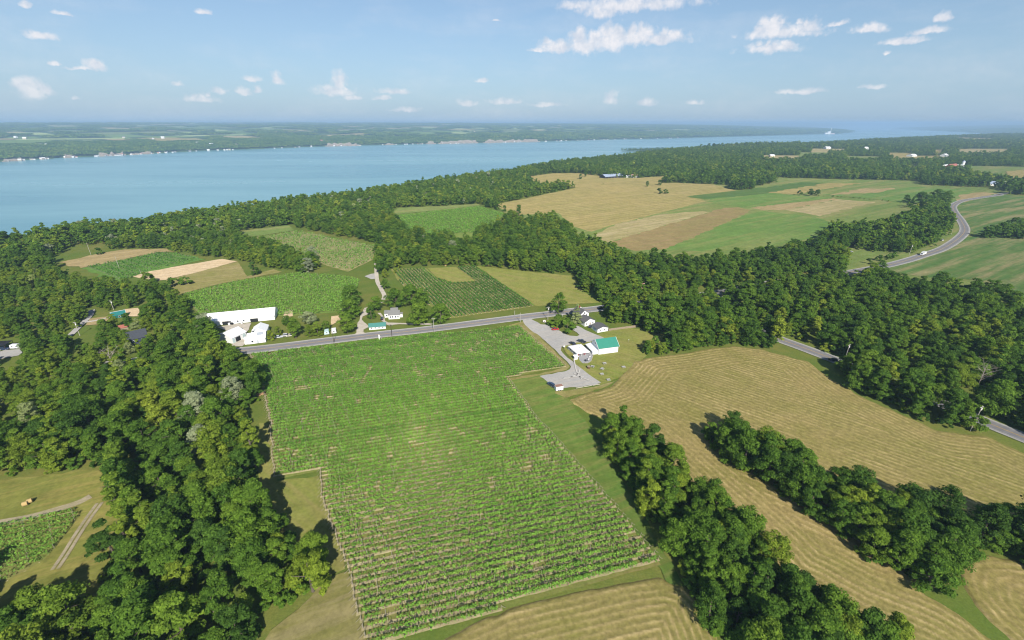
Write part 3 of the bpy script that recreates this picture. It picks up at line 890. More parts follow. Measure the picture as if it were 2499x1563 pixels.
def hayfield(name, P, guide, period, wcontour, ang, cell, rmax=330):
    PATCHES.append(P)
    lo, hi = P.min(0), P.max(0)
    nx, ny = int((hi[0] - lo[0]) / cell) + 2, int((hi[1] - lo[1]) / cell) + 2
    X, Y = np.meshgrid(lo[0] + cell * np.arange(nx), lo[1] + cell * np.arange(ny), indexing='ij')
    d = dist_line(guide, X, Y)
    de = dist_line(np.vstack([P, P[:1]]), X, Y)
    a = math.radians(ang)
    u0 = -X * math.sin(a) + Y * math.cos(a)
    bend = (vnoise(X, Y, 80, 6) - .5) * 4
    va = X * math.cos(a) + Y * math.sin(a)
    streak = vnoise(va, u0 * 6.0, 8.0, 12)
    u2 = -(X) * math.sin(a) + Y * math.cos(a) + bend
    u = np.where(d < wcontour, d, u2) + (vnoise(X, Y, 5.5, 9) - .5) * .22
    ph = (u / period) % 1.0
    rid = np.exp(-((ph - .5) / .17) ** 2)
    rid = rid * (.12 + 1.05 * streak * (.45 + .9 * vnoise(X, Y, 14, 13))) + .5 * np.maximum(0, vnoise(X, Y, 1.0, 18) - .62)
    rid *= smooth(.3, 1.5, de)
    e2 = np.maximum(0, de - 1.1 * vnoise(X, Y, 3.5, 22))
    Z = -.25 + (.66 + .07 * vnoise(X, Y, 1.3, 15)) * smooth(0, 1.5, e2) + .15 * rid
    keep = in_poly(P, (X[:-1, :-1] + X[1:, 1:]) / 2, (Y[:-1, :-1] + Y[1:, 1:]) / 2)
    I, J = np.nonzero(keep)
    Fq = np.stack([I * ny + J, (I + 1) * ny + J, (I + 1) * ny + J + 1, I * ny + J + 1], -1)
    used = np.unique(Fq)
    remap = np.zeros(nx * ny, int)
    remap[used] = np.arange(len(used))
    Vv = np.stack([X, Y, Z], -1).reshape(-1, 3)[used]
    me = np_mesh(name, Vv, remap[Fq], vattr={'ridge': np.clip(rid.ravel()[used], 0, 1)}, shade_smooth=True)
    return tag(link(name, me, None, [M_hay]), kind='structure')


HB = poly('d', [(1335, 945), (1372, 930), (1440, 905), ('z13', 1330, 1362), ('z13', 1650, 1272), ('z13', 2000, 930), ('z13', 2135, 805), ('w2', 100, 322), ('w2', 200, 292), ('w2', 380, 272), ('w2', 560, 240), ('w2', 700, 226), ('w2', 850, 243),
                ('w2', 1000, 282), ('w2', 1150, 322), ('w2', 1290, 425), ('w2', 1480, 535), ('w2', 1650, 607), ('w2', 1900, 722), ('w2', 2050, 742), ('w2', 2180, 752), ('w2', 2420, 860), ('w2', 2750, 1010)])
HB_L = poly('d', [(2200, 1560), (2040, 1490), (1930, 1425), (1850, 1385), (1780, 1300), (1705, 1225), (1640, 1165), (1580, 1105), (1515, 1040), (1440, 1000), (1380, 975)])
HP = np.vstack([HB_L, HB, poly('d', [(2800, 1320), (2420, 1262), (2200, 1238), (2290, 1300), (2250, 1395), (2190, 1402), (2262, 1442), (2345, 1506), (2440, 1592)])])
hayfield('cut_hay_field', HP, np.vstack([HB_L, HB]), 2.35, 22, -41, .56)
HP2 = poly('d', [(930, 1580), (1012, 1514), (1192, 1430), (1428, 1376), (1500, 1363), (1556, 1358), (1614, 1374), (1658, 1414), (1706, 1512), (1746, 1580)])
hayfield('cut_hay_field', HP2, HP2, 2.0, 200, 15, .5)
HP3 = poly('d', [(2262, 1320), (2275, 1308), (2330, 1306), (2420, 1318), (2600, 1345), (2600, 1640), (2430, 1560), (2330, 1470), (2270, 1400), (2255, 1350)])
hayfield('cut_hay_field', HP3, np.vstack([HP3, HP3[:1]]), 2.4, 200, 15, .5)

# ------------------------------------------------------------------ trees
LEAF = leaf_mat('broadleaf foliage', [(0.0, (.070, .140, .026)), (.22, (.104, .200, .028)), (.45, (.155, .262, .032)), (.62, (.205, .285, .035)),
                                      (.76, (.245, .325, .036)), (.88, (.290, .360, .042)), (.97, (.34, .385, .235))], .5, 1.5, .46)
BARK = plain('grey brown bark', (.13, .105, .08), .9, var=.3, scale=3)
DEAD = plain('bare grey wood', (.36, .31, .26), .9, var=.2, scale=2)


def leaf_quads(P, nrm, size, rng, jitter=.55, asp=.72):
    n = len(P)
    nn = nrm + rng.normal(0, jitter, (n, 3))
    nn /= np.linalg.norm(nn, axis=1)[:, None] + 1e-9
    a = rng.normal(0, 1, (n, 3))
    t = np.cross(nn, a)
    t /= np.linalg.norm(t, axis=1)[:, None] + 1e-9
    b = np.cross(nn, t)
    s = (size * rng.uniform(.45, 1.5, n))[:, None] * .5
    q = rng.uniform(.75, 1.25, (n, 4, 1))
    V = np.stack([P - t * s * q[:, 0], P - b * s * asp * q[:, 1], P + t * s * q[:, 2], P + b * s * asp * q[:, 3]], 1)
    return V.reshape(-1, 3), np.arange(4 * n).reshape(n, 4)


def crown_mesh(name, rng, h, r, skirt, n_lobe, n_leaf, size, form='round'):
    """a crown of boughs: leaf clumps on the outside of many lobes set through an uneven envelope"""
    C, RR = [], []
    hz = h - skirt
    while len(C) < n_lobe:
        t = rng.random() ** .95
        if form == 'round':
            prof = (math.sin(math.pi * min(.97, .16 + .80 * t)) ** .75)
        elif form == 'spread':
            prof = (math.sin(math.pi * min(.95, .30 + .63 * t)) ** .6)
        elif form == 'tall':
            prof = .72 * (math.sin(math.pi * min(.97, .12 + .84 * t)) ** .6)
        else:
            prof = 1.05 * (1 - t) ** .85 + .05
        a = rng.uniform(0, 2 * math.pi)
        k = math.sqrt(rng.uniform(.12, 1)) * prof * r * rng.uniform(.72, 1.08)
        lr = (r * rng.uniform(.17, .33)) if form != 'cone' else r * (.12 + .26 * (1 - t))
        C.append((k * math.cos(a), k * math.sin(a), skirt + hz * (.06 + .88 * t)))
        RR.append(lr)
    C, RR = np.array(C), np.array(RR)
    w = RR ** 2 / (RR ** 2).sum()
    li = rng.choice(len(C), n_leaf, p=w)
    dv = rng.normal(0, 1, (n_leaf, 3))
    dv[:, 2] = np.where(dv[:, 2] < -.25, -dv[:, 2] * rng.uniform(.2, 1, n_leaf), dv[:, 2])
    dv /= np.linalg.norm(dv, axis=1)[:, None]
    sq = np.array([1, 1, .72]) if form != 'cone' else np.array([1.2, 1.2, .4])
    P = C[li] + dv * RR[li][:, None] * sq * rng.uniform(.5, 1.14, n_leaf)[:, None]
    P[:, 2] = np.maximum(P[:, 2], skirt * .4 + .2)
    nrm = dv * .8 + np.array([0, 0, .55])
    V, F = leaf_quads(P, nrm, np.full(n_leaf, size), rng, .46)
    lob = rng.uniform(0, 1, len(C))
    tint = np.clip(.45 * lob[li] + .62 * rng.random(n_leaf) - .03, 0, 1)
    me = np_mesh(name, V, F, fattr={'tint': tint})
    me.materials.append(LEAF)
    return me


def trunk_mesh(name, rng, h, r0, crown_r, nb=5):
    mb = MB()
    top = h * .72
    lean = rng.normal(0, .03 * h, 2)
    mid = (lean[0] * .5, lean[1] * .5, top * .5)
    mb.cyl((0, 0, -.2), mid, r0, r0 * .72, 7)
    mb.cyl(mid, (lean[0], lean[1], top), r0 * .72, r0 * .25, 6)
    for k in range(nb):
        t = rng.uniform(.35, .85)
        a = k * 2 * math.pi / nb + rng.uniform(-.4, .4)
        z0 = top * t
        L = crown_r * rng.uniform(.5, .8)
        mb.cyl((lean[0] * t, lean[1] * t, z0), (L * math.cos(a), L * math.sin(a), z0 + L * rng.uniform(.25, .5)), r0 * .32, r0 * .1, 5)
    me = mb.mesh(name)
    me.materials.append(BARK)
    return me


KINDS_SPEC = [  # height, radius, skirt, lobes, form
    (15, 5.6, 1.6, 34, 'round'), (17, 5.2, 2.2, 36, 'tall'), (13, 5.8, 1.2, 30, 'spread'), (18, 6.4, 2.4, 42, 'round'), (14, 4.6, 1.0, 28, 'tall'),
    (16, 6.2, 1.4, 38, 'spread'), (15, 5.4, 1.0, 32, 'round'), (12, 4.8, .8, 26, 'round'), (19, 4.0, 2.0, 30, 'tall'), (14, 5.6, 2.0, 17, 'spread')]
PROTO, PROTO_FAR, TRUNKS = [], [], []
for i, (h, r, sk, nl, fm) in enumerate(KINDS_SPEC):
    rg = np.random.default_rng(100 + i)
    PROTO.append(crown_mesh('crown', rg, h, r, sk * .25, int(nl * 1.5), 6800, .60, fm))
    TRUNKS.append(trunk_mesh('trunk', rg, h, .28 + .012 * h, r))
    PROTO_FAR.append(crown_mesh('crown', np.random.default_rng(200 + i), h, r * 1.06, sk * .5, 22, 900, 1.65, fm))
CONE = crown_mesh('crown', np.random.default_rng(31), 15, 3.3, .5, 46, 3600, .62, 'cone')
CONE_T = trunk_mesh('trunk', np.random.default_rng(31), 15, .3, 1.5, 3)
BUSH = [crown_mesh('crown', np.random.default_rng(40 + k), 4.2, 2.9, .0, 14, 1100, .62, 'round') for k in range(3)]
BUSH_T = trunk_mesh('trunk', np.random.default_rng(40), 3.4, .12, 2.0, 4)
FARM = [crown_mesh('crown', np.random.default_rng(60 + k), 12 + k, 7.0, 1.8, 40, 5200, .74, 'spread' if k % 2 else 'round') for k in range(3)]
FARM_T = trunk_mesh('trunk', np.random.default_rng(60), 13, .45, 6)


def tree(x, y, crown, trunk, s, yaw, tone, label, cat='tree', group=None, name='broadleaf_tree', sz=None, z=0.0):
    t = empty(name, (x, y, z), yaw)
    t.scale = (s, s, sz or s)
    tag(t, label, cat, group)
    c = bpy.data.objects.new('crown', crown)
    COL.objects.link(c)
    c.parent = t
    c['tone'] = float(tone)
    k = bpy.data.objects.new('trunk', trunk)
    COL.objects.link(k)
    k.parent = t
    return t


def tone_pick(n, x=None, y=None):
    t = np.clip(R.normal(.38, .17, n), 0, .80)
    if x is not None:
        t = np.clip(t + (vnoise(x, y, 45, 21) - .5) * .30 - .07 * smooth(60, 160, x), 0, .93)
    rare = R.random(n)
    t = np.where(rare < .025, .88, np.where((rare > .985) & ((x is None) | (np.asarray(x) < -30)), .96, t))
    return t


WORDS = {0: 'dark green', 1: 'deep green', 2: 'mid green', 3: 'olive green', 4: 'light green', 5: 'yellow green', 6: 'silvery grey green'}


def tone_word(t):
    return WORDS[int(np.searchsorted([.15, .33, .54, .69, .82, .94], t))]


# every place a forest tree may stand
def scatter(xlo, xhi, ylo, yhi, sp):
    nx, ny = int((xhi - xlo) / sp), int((yhi - ylo) / sp)
    X, Y = np.meshgrid(xlo + sp * (np.arange(nx) + .5), ylo + sp * (np.arange(ny) + .5))
    X = X + R.uniform(-.45, .45, X.shape) * sp
    Y = Y + R.uniform(-.45, .45, Y.shape) * sp
    return X.ravel(), Y.ravel()


def in_view(x, y, z=8, mx=260, my=420):
    sx, sy, f = project(x, y, z)
    return (f > 5) & (sx > -mx) & (sx < 2499 + mx) & (sy < 1563 + my)


def free(x, y, margin=0.0):
    ok = np.ones(x.shape, bool)
    for P in PATCHES:
        lo, hi = P.min(0), P.max(0)
        b = (x >= lo[0]) & (x <= hi[0]) & (y >= lo[1]) & (y <= hi[1]) & ok
        if b.any():
            k = np.nonzero(b)[0]
            ok[k[in_poly(P, x[k], y[k])]] = False
    return ok


PATCHES.append(np.array([(-40, 74), (60, 74), (90, -70), (-60, -70)]))
pts = []
for (r0, r1, sp, sc) in ((0, 300, 7.0, .90), (300, 520, 6.6, .78), (520, 1000, 7.2, .78), (1000, 2600, 9.2, .92), (2600, 7500, 15, 1.2)):
    x, y = scatter(-r1, r1, -60 if r0 == 0 else 0, r1, sp)
    d = np.hypot(x, y)
    k = (d >= r0) & (d < r1)
    x, y = x[k], y[k]
    k = in_view(x, y)
    x, y = x[k], y[k]
    h = land_h(x, y)
    k = (h > -14) & in_poly(NEAR, x, y) | ((h > -22) & (dist_line(EDGE, x, y) < 75))
    x, y, h = x[k], y[k], h[k]
    k = free(x, y)
    x, y, h = x[k], y[k], h[k]
    reg = np.zeros(len(x), int)
    px2, py2, _f = project(x, y, 0 * x)
    k = ~((py2 > 1600) & (x > -70)) & ~((y < 30) & (x > -40)) & (py2 < 1900)     # nothing grows on the open ground under the viewpoint
    pts.append(np.stack([x, y, h, np.full(len(x), sc), reg], 1)[k])
x, y = scatter(-600, 7500, 500, 7500, 14)            # the low point of land reaching into the lake
k = in_poly(SPIT, x, y)
pts.append(np.stack([x[k], y[k], np.full(k.sum(), -57.5), np.full(k.sum(), .9), np.zeros(k.sum())], 1))
HEDGE = {'near': 1, 'far': 2, 'thicket': 3, 'belt': 4, 'plain': 5, 'strip': 6}
for nm, P in COPSES.items():
    lo, hi = P.min(0), P.max(0)
    x, y = scatter(lo[0], hi[0], lo[1], hi[1], {'near': 4.7, 'far': 4.7, 'thicket': 4.6}.get(nm, 7.0))
    k = in_poly(P, x, y)
    x, y = x[k], y[k]
    if nm == 'belt':
        k = dist_line(ROAD, x, y) > 7
        x, y = x[k], y[k]
    sc = {'near': .80, 'far': .86, 'thicket': .52, 'plain': .85, 'strip': .68}.get(nm, .8)
    pts.append(np.stack([x, y, np.zeros(len(x)), np.full(len(x), sc), np.full(len(x), HEDGE[nm])], 1))
for nm in ('near', 'far'):                           # undergrowth that closes the hedgerows down to the ground
    P = COPSES[nm]
    lo, hi = P.min(0), P.max(0)
    x, y = scatter(lo[0], hi[0], lo[1], hi[1], 4.0)
    k = in_poly(P, x, y) & (dist_line(np.vstack([P, P[:1]]), x, y) < 5.5)
    x, y = x[k], y[k]
    pts.append(np.stack([x, y, np.zeros(len(x)), np.full(len(x), .95), np.full(len(x), 9)], 1))
x, y = scatter(-300, 320, 40, 330, 4.2)             # low growth along the edges of the near woods
EDGES = [np.vstack([MAIN, MAIN[:1]]), np.vstack([MEADOW, MEADOW[:1]])]
dm = np.minimum(dist_line(EDGES[0], x, y), dist_line(EDGES[1], x, y))
k = (dm < 6) & (dm > 1.2) & in_view(x, y) & ~((x > -40) & (y < 75))
x, y = x[k], y[k]
k = free(x, y)
pts.append(np.stack([x[k], y[k], np.zeros(k.sum()), np.full(k.sum(), .9), np.full(k.sum(), 9)], 1))
for L_ in (poly('z6', [(1000, 596), (1120, 603), (1240, 612), (1385, 626)]), poly('z6', [(1430, 628), (1560, 640)])):     # scrubby fence line across the pasture
    for a_, b_ in zip(L_[:-1], L_[1:]):
        k_ = max(2, int(np.hypot(*(b_ - a_)) / 5))
        t_ = np.linspace(0, 1, k_)[:, None]
        q_ = a_ + (b_ - a_) * t_ + R.normal(0, 1.2, (k_, 2))
        pts.append(np.hstack([q_, np.zeros((k_, 1)), R.uniform(.25, .7, (k_, 1)), np.full((k_, 1), 9)]))
T = np.vstack(pts)
tx, ty, tz, tsc, treg = T.T
n = len(T)
tsc = tsc * np.where((treg == 1) | (treg == 2), R.uniform(.78, 1.18, n), R.uniform(.64, 1.26, n))
ttone = tone_pick(n, tx, ty)
ttone = np.where((treg == 1) | (treg == 2), np.clip(ttone - .08, 0, .8), ttone)
# scrubby low growth between the shore fields and the farm
scrub = (tx < -190) & (np.hypot(tx, ty) < 560) & (tx < -.62 * ty)
tsc = np.where(scrub, tsc * .74, tsc)
ttone = np.where(scrub, np.clip(ttone + .10, 0, .93), ttone)
tyaw = R.uniform(0, 6.283, n)
tkind = R.integers(0, len(PROTO), n)
sx, sy, sf = project(tx, ty, tz + 9 * tsc)
vis = (sx > 8) & (sx < 2490) & (sy > 0) & (sy < 1545)
size = np.where(vis & (treg != 9), tsc / np.sqrt(tx ** 2 + ty ** 2 + 1e4), 0)
N_SINGLE = 236
single = np.zeros(n, bool)
single[np.argsort(-size)[:N_SINGLE]] = True

HLINE = {1: poly('d', [(1450, 1020), (1560, 1150), (1700, 1290), (1850, 1420), (2100, 1540)]), 2: poly('d', [(1680, 1050), (1850, 1140), (2080, 1270), (2250, 1300), (2440, 1290)])}
ORD = ['first', 'second', 'third', 'fourth', 'fifth', 'sixth', 'seventh', 'eighth', 'ninth', 'tenth', 'eleventh', 'twelfth', 'thirteenth', 'fourteenth', 'fifteenth', 'sixteenth',
       'seventeenth', 'eighteenth', 'nineteenth']
TENS = {20: 'twent', 30: 'thirt', 40: 'fort', 50: 'fift', 60: 'sixt', 70: 'sevent', 80: 'eight', 90: 'ninet'}


def ordinal(i):
    i += 1
    if i < 20:
        return ORD[i - 1]
    t, u = i // 10 * 10, i % 10
    if i >= 100:
        return 'hundred and ' + ordinal(i - 101) if i > 100 else 'hundredth'
    return TENS[t] + ('ieth' if u == 0 else 'y-' + ORD[u - 1])


for hid, words_ in ((1, 'in the left hedgerow'), (2, 'in the hedgerow between hay strips')):
    idx = np.nonzero(single & (treg == hid))[0]
    L = HLINE[hid]
    cum = np.concatenate([[0], np.cumsum(np.linalg.norm(np.diff(L, axis=0), axis=1))])
    along = []
    for q in idx:
        best = (1e9, 0)
        for s_ in range(len(L) - 1):
            d_ = L[s_ + 1] - L[s_]
            t_ = np.clip(((tx[q] - L[s_][0]) * d_[0] + (ty[q] - L[s_][1]) * d_[1]) / (d_ @ d_), 0, 1)
            e_ = np.hypot(tx[q] - L[s_][0] - t_ * d_[0], ty[q] - L[s_][1] - t_ * d_[1])
            best = min(best, (e_, cum[s_] + t_ * np.sqrt(d_ @ d_)))
        along.append(best[1])
    for k_, q in enumerate(idx[np.argsort(along)]):
        tree(tx[q], ty[q], PROTO[tkind[q]], TRUNKS[tkind[q]], tsc[q], tyaw[q], ttone[q], f'{tone_word(ttone[q])} tree {words_}, {ordinal(k_)} from its far end', group='trees of the ' + ('left' if hid == 1 else 'right') + ' hedgerow')
LANDMARKS = [('beside the mown vineyard strip', -88, 118), ('at the lower vineyard corner', -52, 88), ('behind the hay bale meadow', -150, 135),
             ('beside the wheel track', -112, 92), ('at the bottom left corner of the photo', -95, 62), ('left of the dirt headland', -55, 62),
             ('by the left end of the main road', -160, 215), ('amid the left wood', -110, 145), ('below the dark blue barn at left', -210, 205), ('left above the meadow', -200, 160),
             ('beside the side road', 190, 185), ('at right above the side road', 260, 200), ('above the hay field', 150, 200),
             ('in the wood behind the winery lawn', 95, 260), ('in the deep wood at right', 240, 290), ('in the hay field thicket', 90, 228)]
same = {}
LM = np.array([(a, b_) for _, a, b_ in LANDMARKS])
for q in np.nonzero(single & (treg != 1) & (treg != 2))[0]:
    k_ = int(np.argmin(np.hypot(LM[:, 0] - tx[q], LM[:, 1] - ty[q])))
    w_ = 'small ' if tsc[q] < .86 else ('tall ' if tsc[q] > 1.08 else '')
    same.setdefault((f'{w_}{tone_word(ttone[q])}', LANDMARKS[k_][0]), []).append(q)
for (look, where), qs in same.items():
    for i_, q in enumerate(sorted(qs, key=lambda v: sx[v])):
        lb = f'{look} tree {where}' + (f', {ordinal(i_)} from left' if len(qs) > 1 else '')
        tree(tx[q], ty[q], PROTO[tkind[q]], TRUNKS[tkind[q]], tsc[q], tyaw[q], ttone[q], lb, group=f'{look} trees {where}', z=tz[q])


def tree_stuff(name, P, scale, yaw, tone, kind, meshes, label):
    """one object: points that carry a tree each"""
    lib = bpy.data.collections.new(name + '_kinds')
    for me_ in meshes:
        lib.objects.link(bpy.data.objects.new('kind_%02d' % len(lib.objects), me_))
    me = bpy.data.meshes.new(name)
    me.vertices.add(len(P))
    me.vertices.foreach_set('co', np.asarray(P, np.float32).ravel())
    for nm, arr, ty_ in (('scl', scale, 'FLOAT'), ('yaw', yaw, 'FLOAT'), ('tone', tone, 'FLOAT'), ('kind_index', kind, 'INT')):
        a_ = me.attributes.new(nm, ty_, 'POINT')
        a_.data.foreach_set('value', np.asarray(arr, np.float32 if ty_ == 'FLOAT' else np.int32))
    o = link(name, me)
    g = bpy.data.node_groups.new(name, 'GeometryNodeTree')
    g.interface.new_socket('Geometry', in_out='INPUT', socket_type='NodeSocketGeometry')
    g.interface.new_socket('Geometry', in_out='OUTPUT', socket_type='NodeSocketGeometry')
    gi, go = g.nodes.new('NodeGroupInput'), g.nodes.new('NodeGroupOutput')
    ci = g.nodes.new('GeometryNodeCollectionInfo')
    ci.inputs['Collection'].default_value = lib
    ci.inputs['Separate Children'].default_value = True
    ci.inputs['Reset Children'].default_value = True
    ip = g.nodes.new('GeometryNodeInstanceOnPoints')
    ip.inputs['Pick Instance'].default_value = True

    def na(nm, dt):
        q_ = g.nodes.new('GeometryNodeInputNamedAttribute')
        q_.data_type = dt
        q_.inputs['Name'].default_value = nm
        return q_.outputs['Attribute']
    cx = g.nodes.new('ShaderNodeCombineXYZ')
    g.links.new(na('yaw', 'FLOAT'), cx.inputs[2])
    g.links.new(gi.outputs[0], ip.inputs['Points'])
    g.links.new(ci.outputs[0], ip.inputs['Instance'])
    g.links.new(na('kind_index', 'INT'), ip.inputs['Instance Index'])
    g.links.new(cx.outputs[0], ip.inputs['Rotation'])
    g.links.new(na('scl', 'FLOAT'), ip.inputs['Scale'])
    g.links.new(ip.outputs[0], go.inputs[0])
    md = o.modifiers.new('trees', 'NODES')
    md.node_group = g
    return tag(o, label, None, None, 'stuff')


rest = ~single
dist_ = np.hypot(tx, ty)
kk = np.where(dist_ < 620, tkind, tkind + len(PROTO))
kk = np.where(treg == 9, 2 * len(PROTO) + tkind % 3, kk)
rs = np.nonzero(rest)[0]
tree_stuff('woodland', np.stack([tx, ty, tz], 1)[rs], tsc[rs], tyaw[rs], ttone[rs], kk[rs], PROTO + PROTO_FAR + BUSH, 'mixed green broadleaf woodland running along the lake shore and fields')

# standing alone or in small groups: (source, x, y, crown mesh, trunk, scale, tone, label[, name, category])
ALONE = [
    ('z1', 1605, 458, FARM[0], FARM_T, .74, .52, 'round green tree at the mouth of the farm lane beside the road'),
    ('z1', 1640, 318, FARM[1], FARM_T, .95, .45, 'tall green tree left of the farm lane, middle of three'),
    ('z1', 1655, 210, FARM[2], FARM_T, 1.0, .30, 'dark green tree left of the farm lane, farthest of three'),
    ('z1', 1890, 238, FARM[0], FARM_T, .72, .42, 'green tree behind the grass oval by the farm lane'),
    ('z1', 1842, 316, PROTO[7], TRUNKS[7], .72, .25, 'small dark tree with bare trunk on the grass oval'),
    ('z1', 2085, 200, FARM[1], FARM_T, .86, .32, 'dark green tree right behind the grey roofed white house'),
    ('z1', 2235, 200, FARM[2], FARM_T, .98, .36, 'broad green tree behind and right of the grey roofed house'),
    ('z1', 2330, 185, FARM[0], FARM_T, .86, .40, 'green tree between the grey roofed house and the diagonal vine rows'),
    ('z1', 2310, 372, FARM[1], FARM_T, 1.02, .50, 'broad green tree by the road right of the grey roofed house'),
    ('z11', 2190, 655, FARM[2], FARM_T, .84, .44, 'green tree by the road at the corner of the diagonal vine rows'),
    ('z1', 860, 535, PROTO[4], TRUNKS[4], .55, .80, 'pale green tree beside the white farm building with the roof panel'),
    ('z1', 1012, 375, PROTO[2], TRUNKS[2], .5, .28, 'small dark tree below the square garden plot'),
    ('z1', 930, 480, PROTO[7], TRUNKS[7], .5, .62, 'small olive tree over the parked cars by the road'),
    ('z1', 1100, 508, PROTO[1], TRUNKS[1], .82, .48, 'tall green tree between the farm buildings and the farm lane'),
    ('z1', 1062, 470, PROTO[4], TRUNKS[4], .62, .55, 'slender green tree left of the tallest roadside tree'),
    ('z1', 1232, 380, FARM[0], FARM_T, .64, .95, 'greyish tree right of the tallest roadside tree'),
    ('z1', 1235, 490, PROTO[5], TRUNKS[5], .5, .58, 'olive roadside tree below the greyish tree'),
    ('z1', 1315, 490, PROTO[6], TRUNKS[6], .66, .60, 'olive green roadside tree left of the two small white trailers'),
    ('z1', 1398, 440, PROTO[2], TRUNKS[2], .56, .50, 'round green tree behind the two small white trailers'),
    ('z8', 400, 650, PROTO[3], TRUNKS[3], .45, .88, 'light green tree right of the gravel turnout'),
    ('z8', 402, 730, PROTO[0], TRUNKS[0], .60, .45, 'green tree on the right of the farm lane, nearer of two'),
    ('z8', 470, 620, PROTO[7], TRUNKS[7], .42, .88, 'small pale tree at the corner of the diagonal vine rows'),
    ('z2', 820, 335, PROTO[3], TRUNKS[3], .88, .40, 'tall spreading tree by the road behind the winery car park'),
    ('z2', 800, 502, BUSH[0], BUSH_T, 1.95, .50, 'round green tree in the car park island, left of two'),
    ('z2', 925, 556, BUSH[1], BUSH_T, 2.05, .36, 'round dark green tree in the car park island beside the red car'),
    ('z2', 725, 480, BUSH[2], BUSH_T, .9, .28, 'low dark shrub at the left of the car park island'),
    ('z2', 1040, 460, CONE, CONE_T, 1.0, .93, 'blue green spruce beside the white house with dark roofs', 'spruce_tree'),
    ('z7', 1770, 632, PROTO[6], TRUNKS[6], .78, .12, 'lone dark round tree in the meadow below the shore wood'),
    ('z7', 1040, 692, BUSH[0], BUSH_T, 2.0, .40, 'bushy tree at the left end of the pale ploughed plot'),
    ('z7', 1210, 716, BUSH[1], BUSH_T, 1.9, .34, 'bushy dark tree below the pale ploughed plot, left of a pair'),
    ('z7', 1295, 698, BUSH[2], BUSH_T, 1.6, .38, 'bushy tree below the pale ploughed plot, right of a pair'),
    ('z7', 2145, 612, PROTO[5], TRUNKS[5], .85, .97, 'silvery willow at the end of the tree strip'),
    ('z7', 690, 488, BUSH[0], BUSH_T, 1.5, .2, 'lone dark bush in the small clearing near the lake'),
    ('z8', 1228, 190, PROTO[7], TRUNKS[7], .75, .25, 'lone tree at the corner of the pale hay meadow'),
    ('z8', 1325, 225, PROTO[1], TRUNKS[1], 1.0, .2, 'dark tall tree standing at the tip of the wood'),
    ('z6', 855, 590, BUSH[1], BUSH_T, 2.0, .10, 'small dark tree in the pasture, left of a pair'),
    ('z6', 930, 594, FARM[0], FARM_T, .85, .08, 'round dark tree in the pasture, right of a pair'),
    ('z6', 975, 592, FARM[1], FARM_T, .7, .12, 'dark tree touching the right of the round pasture tree'),
    ('z6', 1595, 640, PROTO[2], TRUNKS[2], .95, .10, 'lone dark tree at the left of the roadside clump'),
    ('z6', 1690, 650, FARM[2], FARM_T, 1.15, .12, 'broad dark tree in the clump by the curving road'),
    ('z6', 1800, 640, FARM[0], FARM_T, 1.45, .15, 'tallest dark tree in the clump by the curving road'),
    ('z6', 1870, 640, FARM[1], FARM_T, 1.2, .30, 'green tree at the right of the clump by the curving road'),
    ('z6', 1740, 655, FARM[1], FARM_T, 1.0, .20, 'dark tree in the middle of the clump by the curving road'),
    ('z8', 2300, 66, BUSH[0], BUSH_T, 2.2, .15, 'dark bush alone in the pale hay meadow, left one'),
    ('z8', 2345, 66, BUSH[2], BUSH_T, 1.9, .2, 'dark bush alone in the pale hay meadow, right one'),
    ('z5', 1612, 478, PROTO[7], TRUNKS[7], 1.0, .2, 'lone tree in the meadow left of the long grey barn'),
    ('z5', 1645, 460, PROTO[4], TRUNKS[4], .95, .25, 'slim tree at the wood edge left of the long grey barn'),
    ('z5', 2075, 530, PROTO[4], TRUNKS[4], .9, .25, 'slim dark tree between the two pale meadows'),
    ('z5', 2160, 520, PROTO[7], TRUNKS[7], .95, .22, 'dark tree at the right between the two pale meadows'),
    ('z6', 450, 552, FARM[2], FARM_T, 1.25, .16, 'dark tree at the tip of the grove reaching into the pasture'),
    ('z6', 400, 545, FARM[0], FARM_T, 1.2, .2, 'dark tree left in the grove reaching into the pasture'),
    ('z6', 510, 548, FARM[1], FARM_T, 1.15, .22, 'dark tree right in the grove reaching into the pasture'),
    ('z6', 600, 520, FARM[2], FARM_T, 1.0, .24, 'dark tree at the right end of the grove in the pasture'),
    ('z6', 650, 508, FARM[0], FARM_T, .9, .2, 'last small dark tree right of the pasture grove'),
    ('w1', 1500, 472, BUSH[0], BUSH_T, 1.2, .15, 'dark round shrub on the lawn beside the main road'),
    ('w1', 1560, 452, BUSH[1], BUSH_T, 1.3, .15, 'dark round shrub by the driveway near the white truck'),
    ('w1', 1640, 440, BUSH[2], BUSH_T, 1.5, .25, 'long low shrub left of the white truck'),
    ('w1', 1610, 444, BUSH[1], BUSH_T, 1.1, .25, 'low shrub at the left end of the roadside shrubs'),
    ('z6', 2330, 580, FARM[0], FARM_T, 1.4, .2, 'dark tree at the far end of the curving road'),
    ('z6', 2400, 585, FARM[2], FARM_T, 1.4, .22, 'dark tree at the right edge by the far end of the road'),
]
for i, a in enumerate(ALONE):
    src, px_, py_, cr, tk, s_, tn, lb = a[:8]
    q = at(src, px_, py_)
    nm = a[8] if len(a) > 8 else ('shrub' if cr in BUSH and s_ < 1.45 else 'broadleaf_tree')
    s_ = s_ * (1.15 if cr in FARM else 1)
    tree(q[0], q[1], cr, tk, s_, i * 1.7, tn, lb, 'shrub' if nm == 'shrub' else 'tree', None, nm)


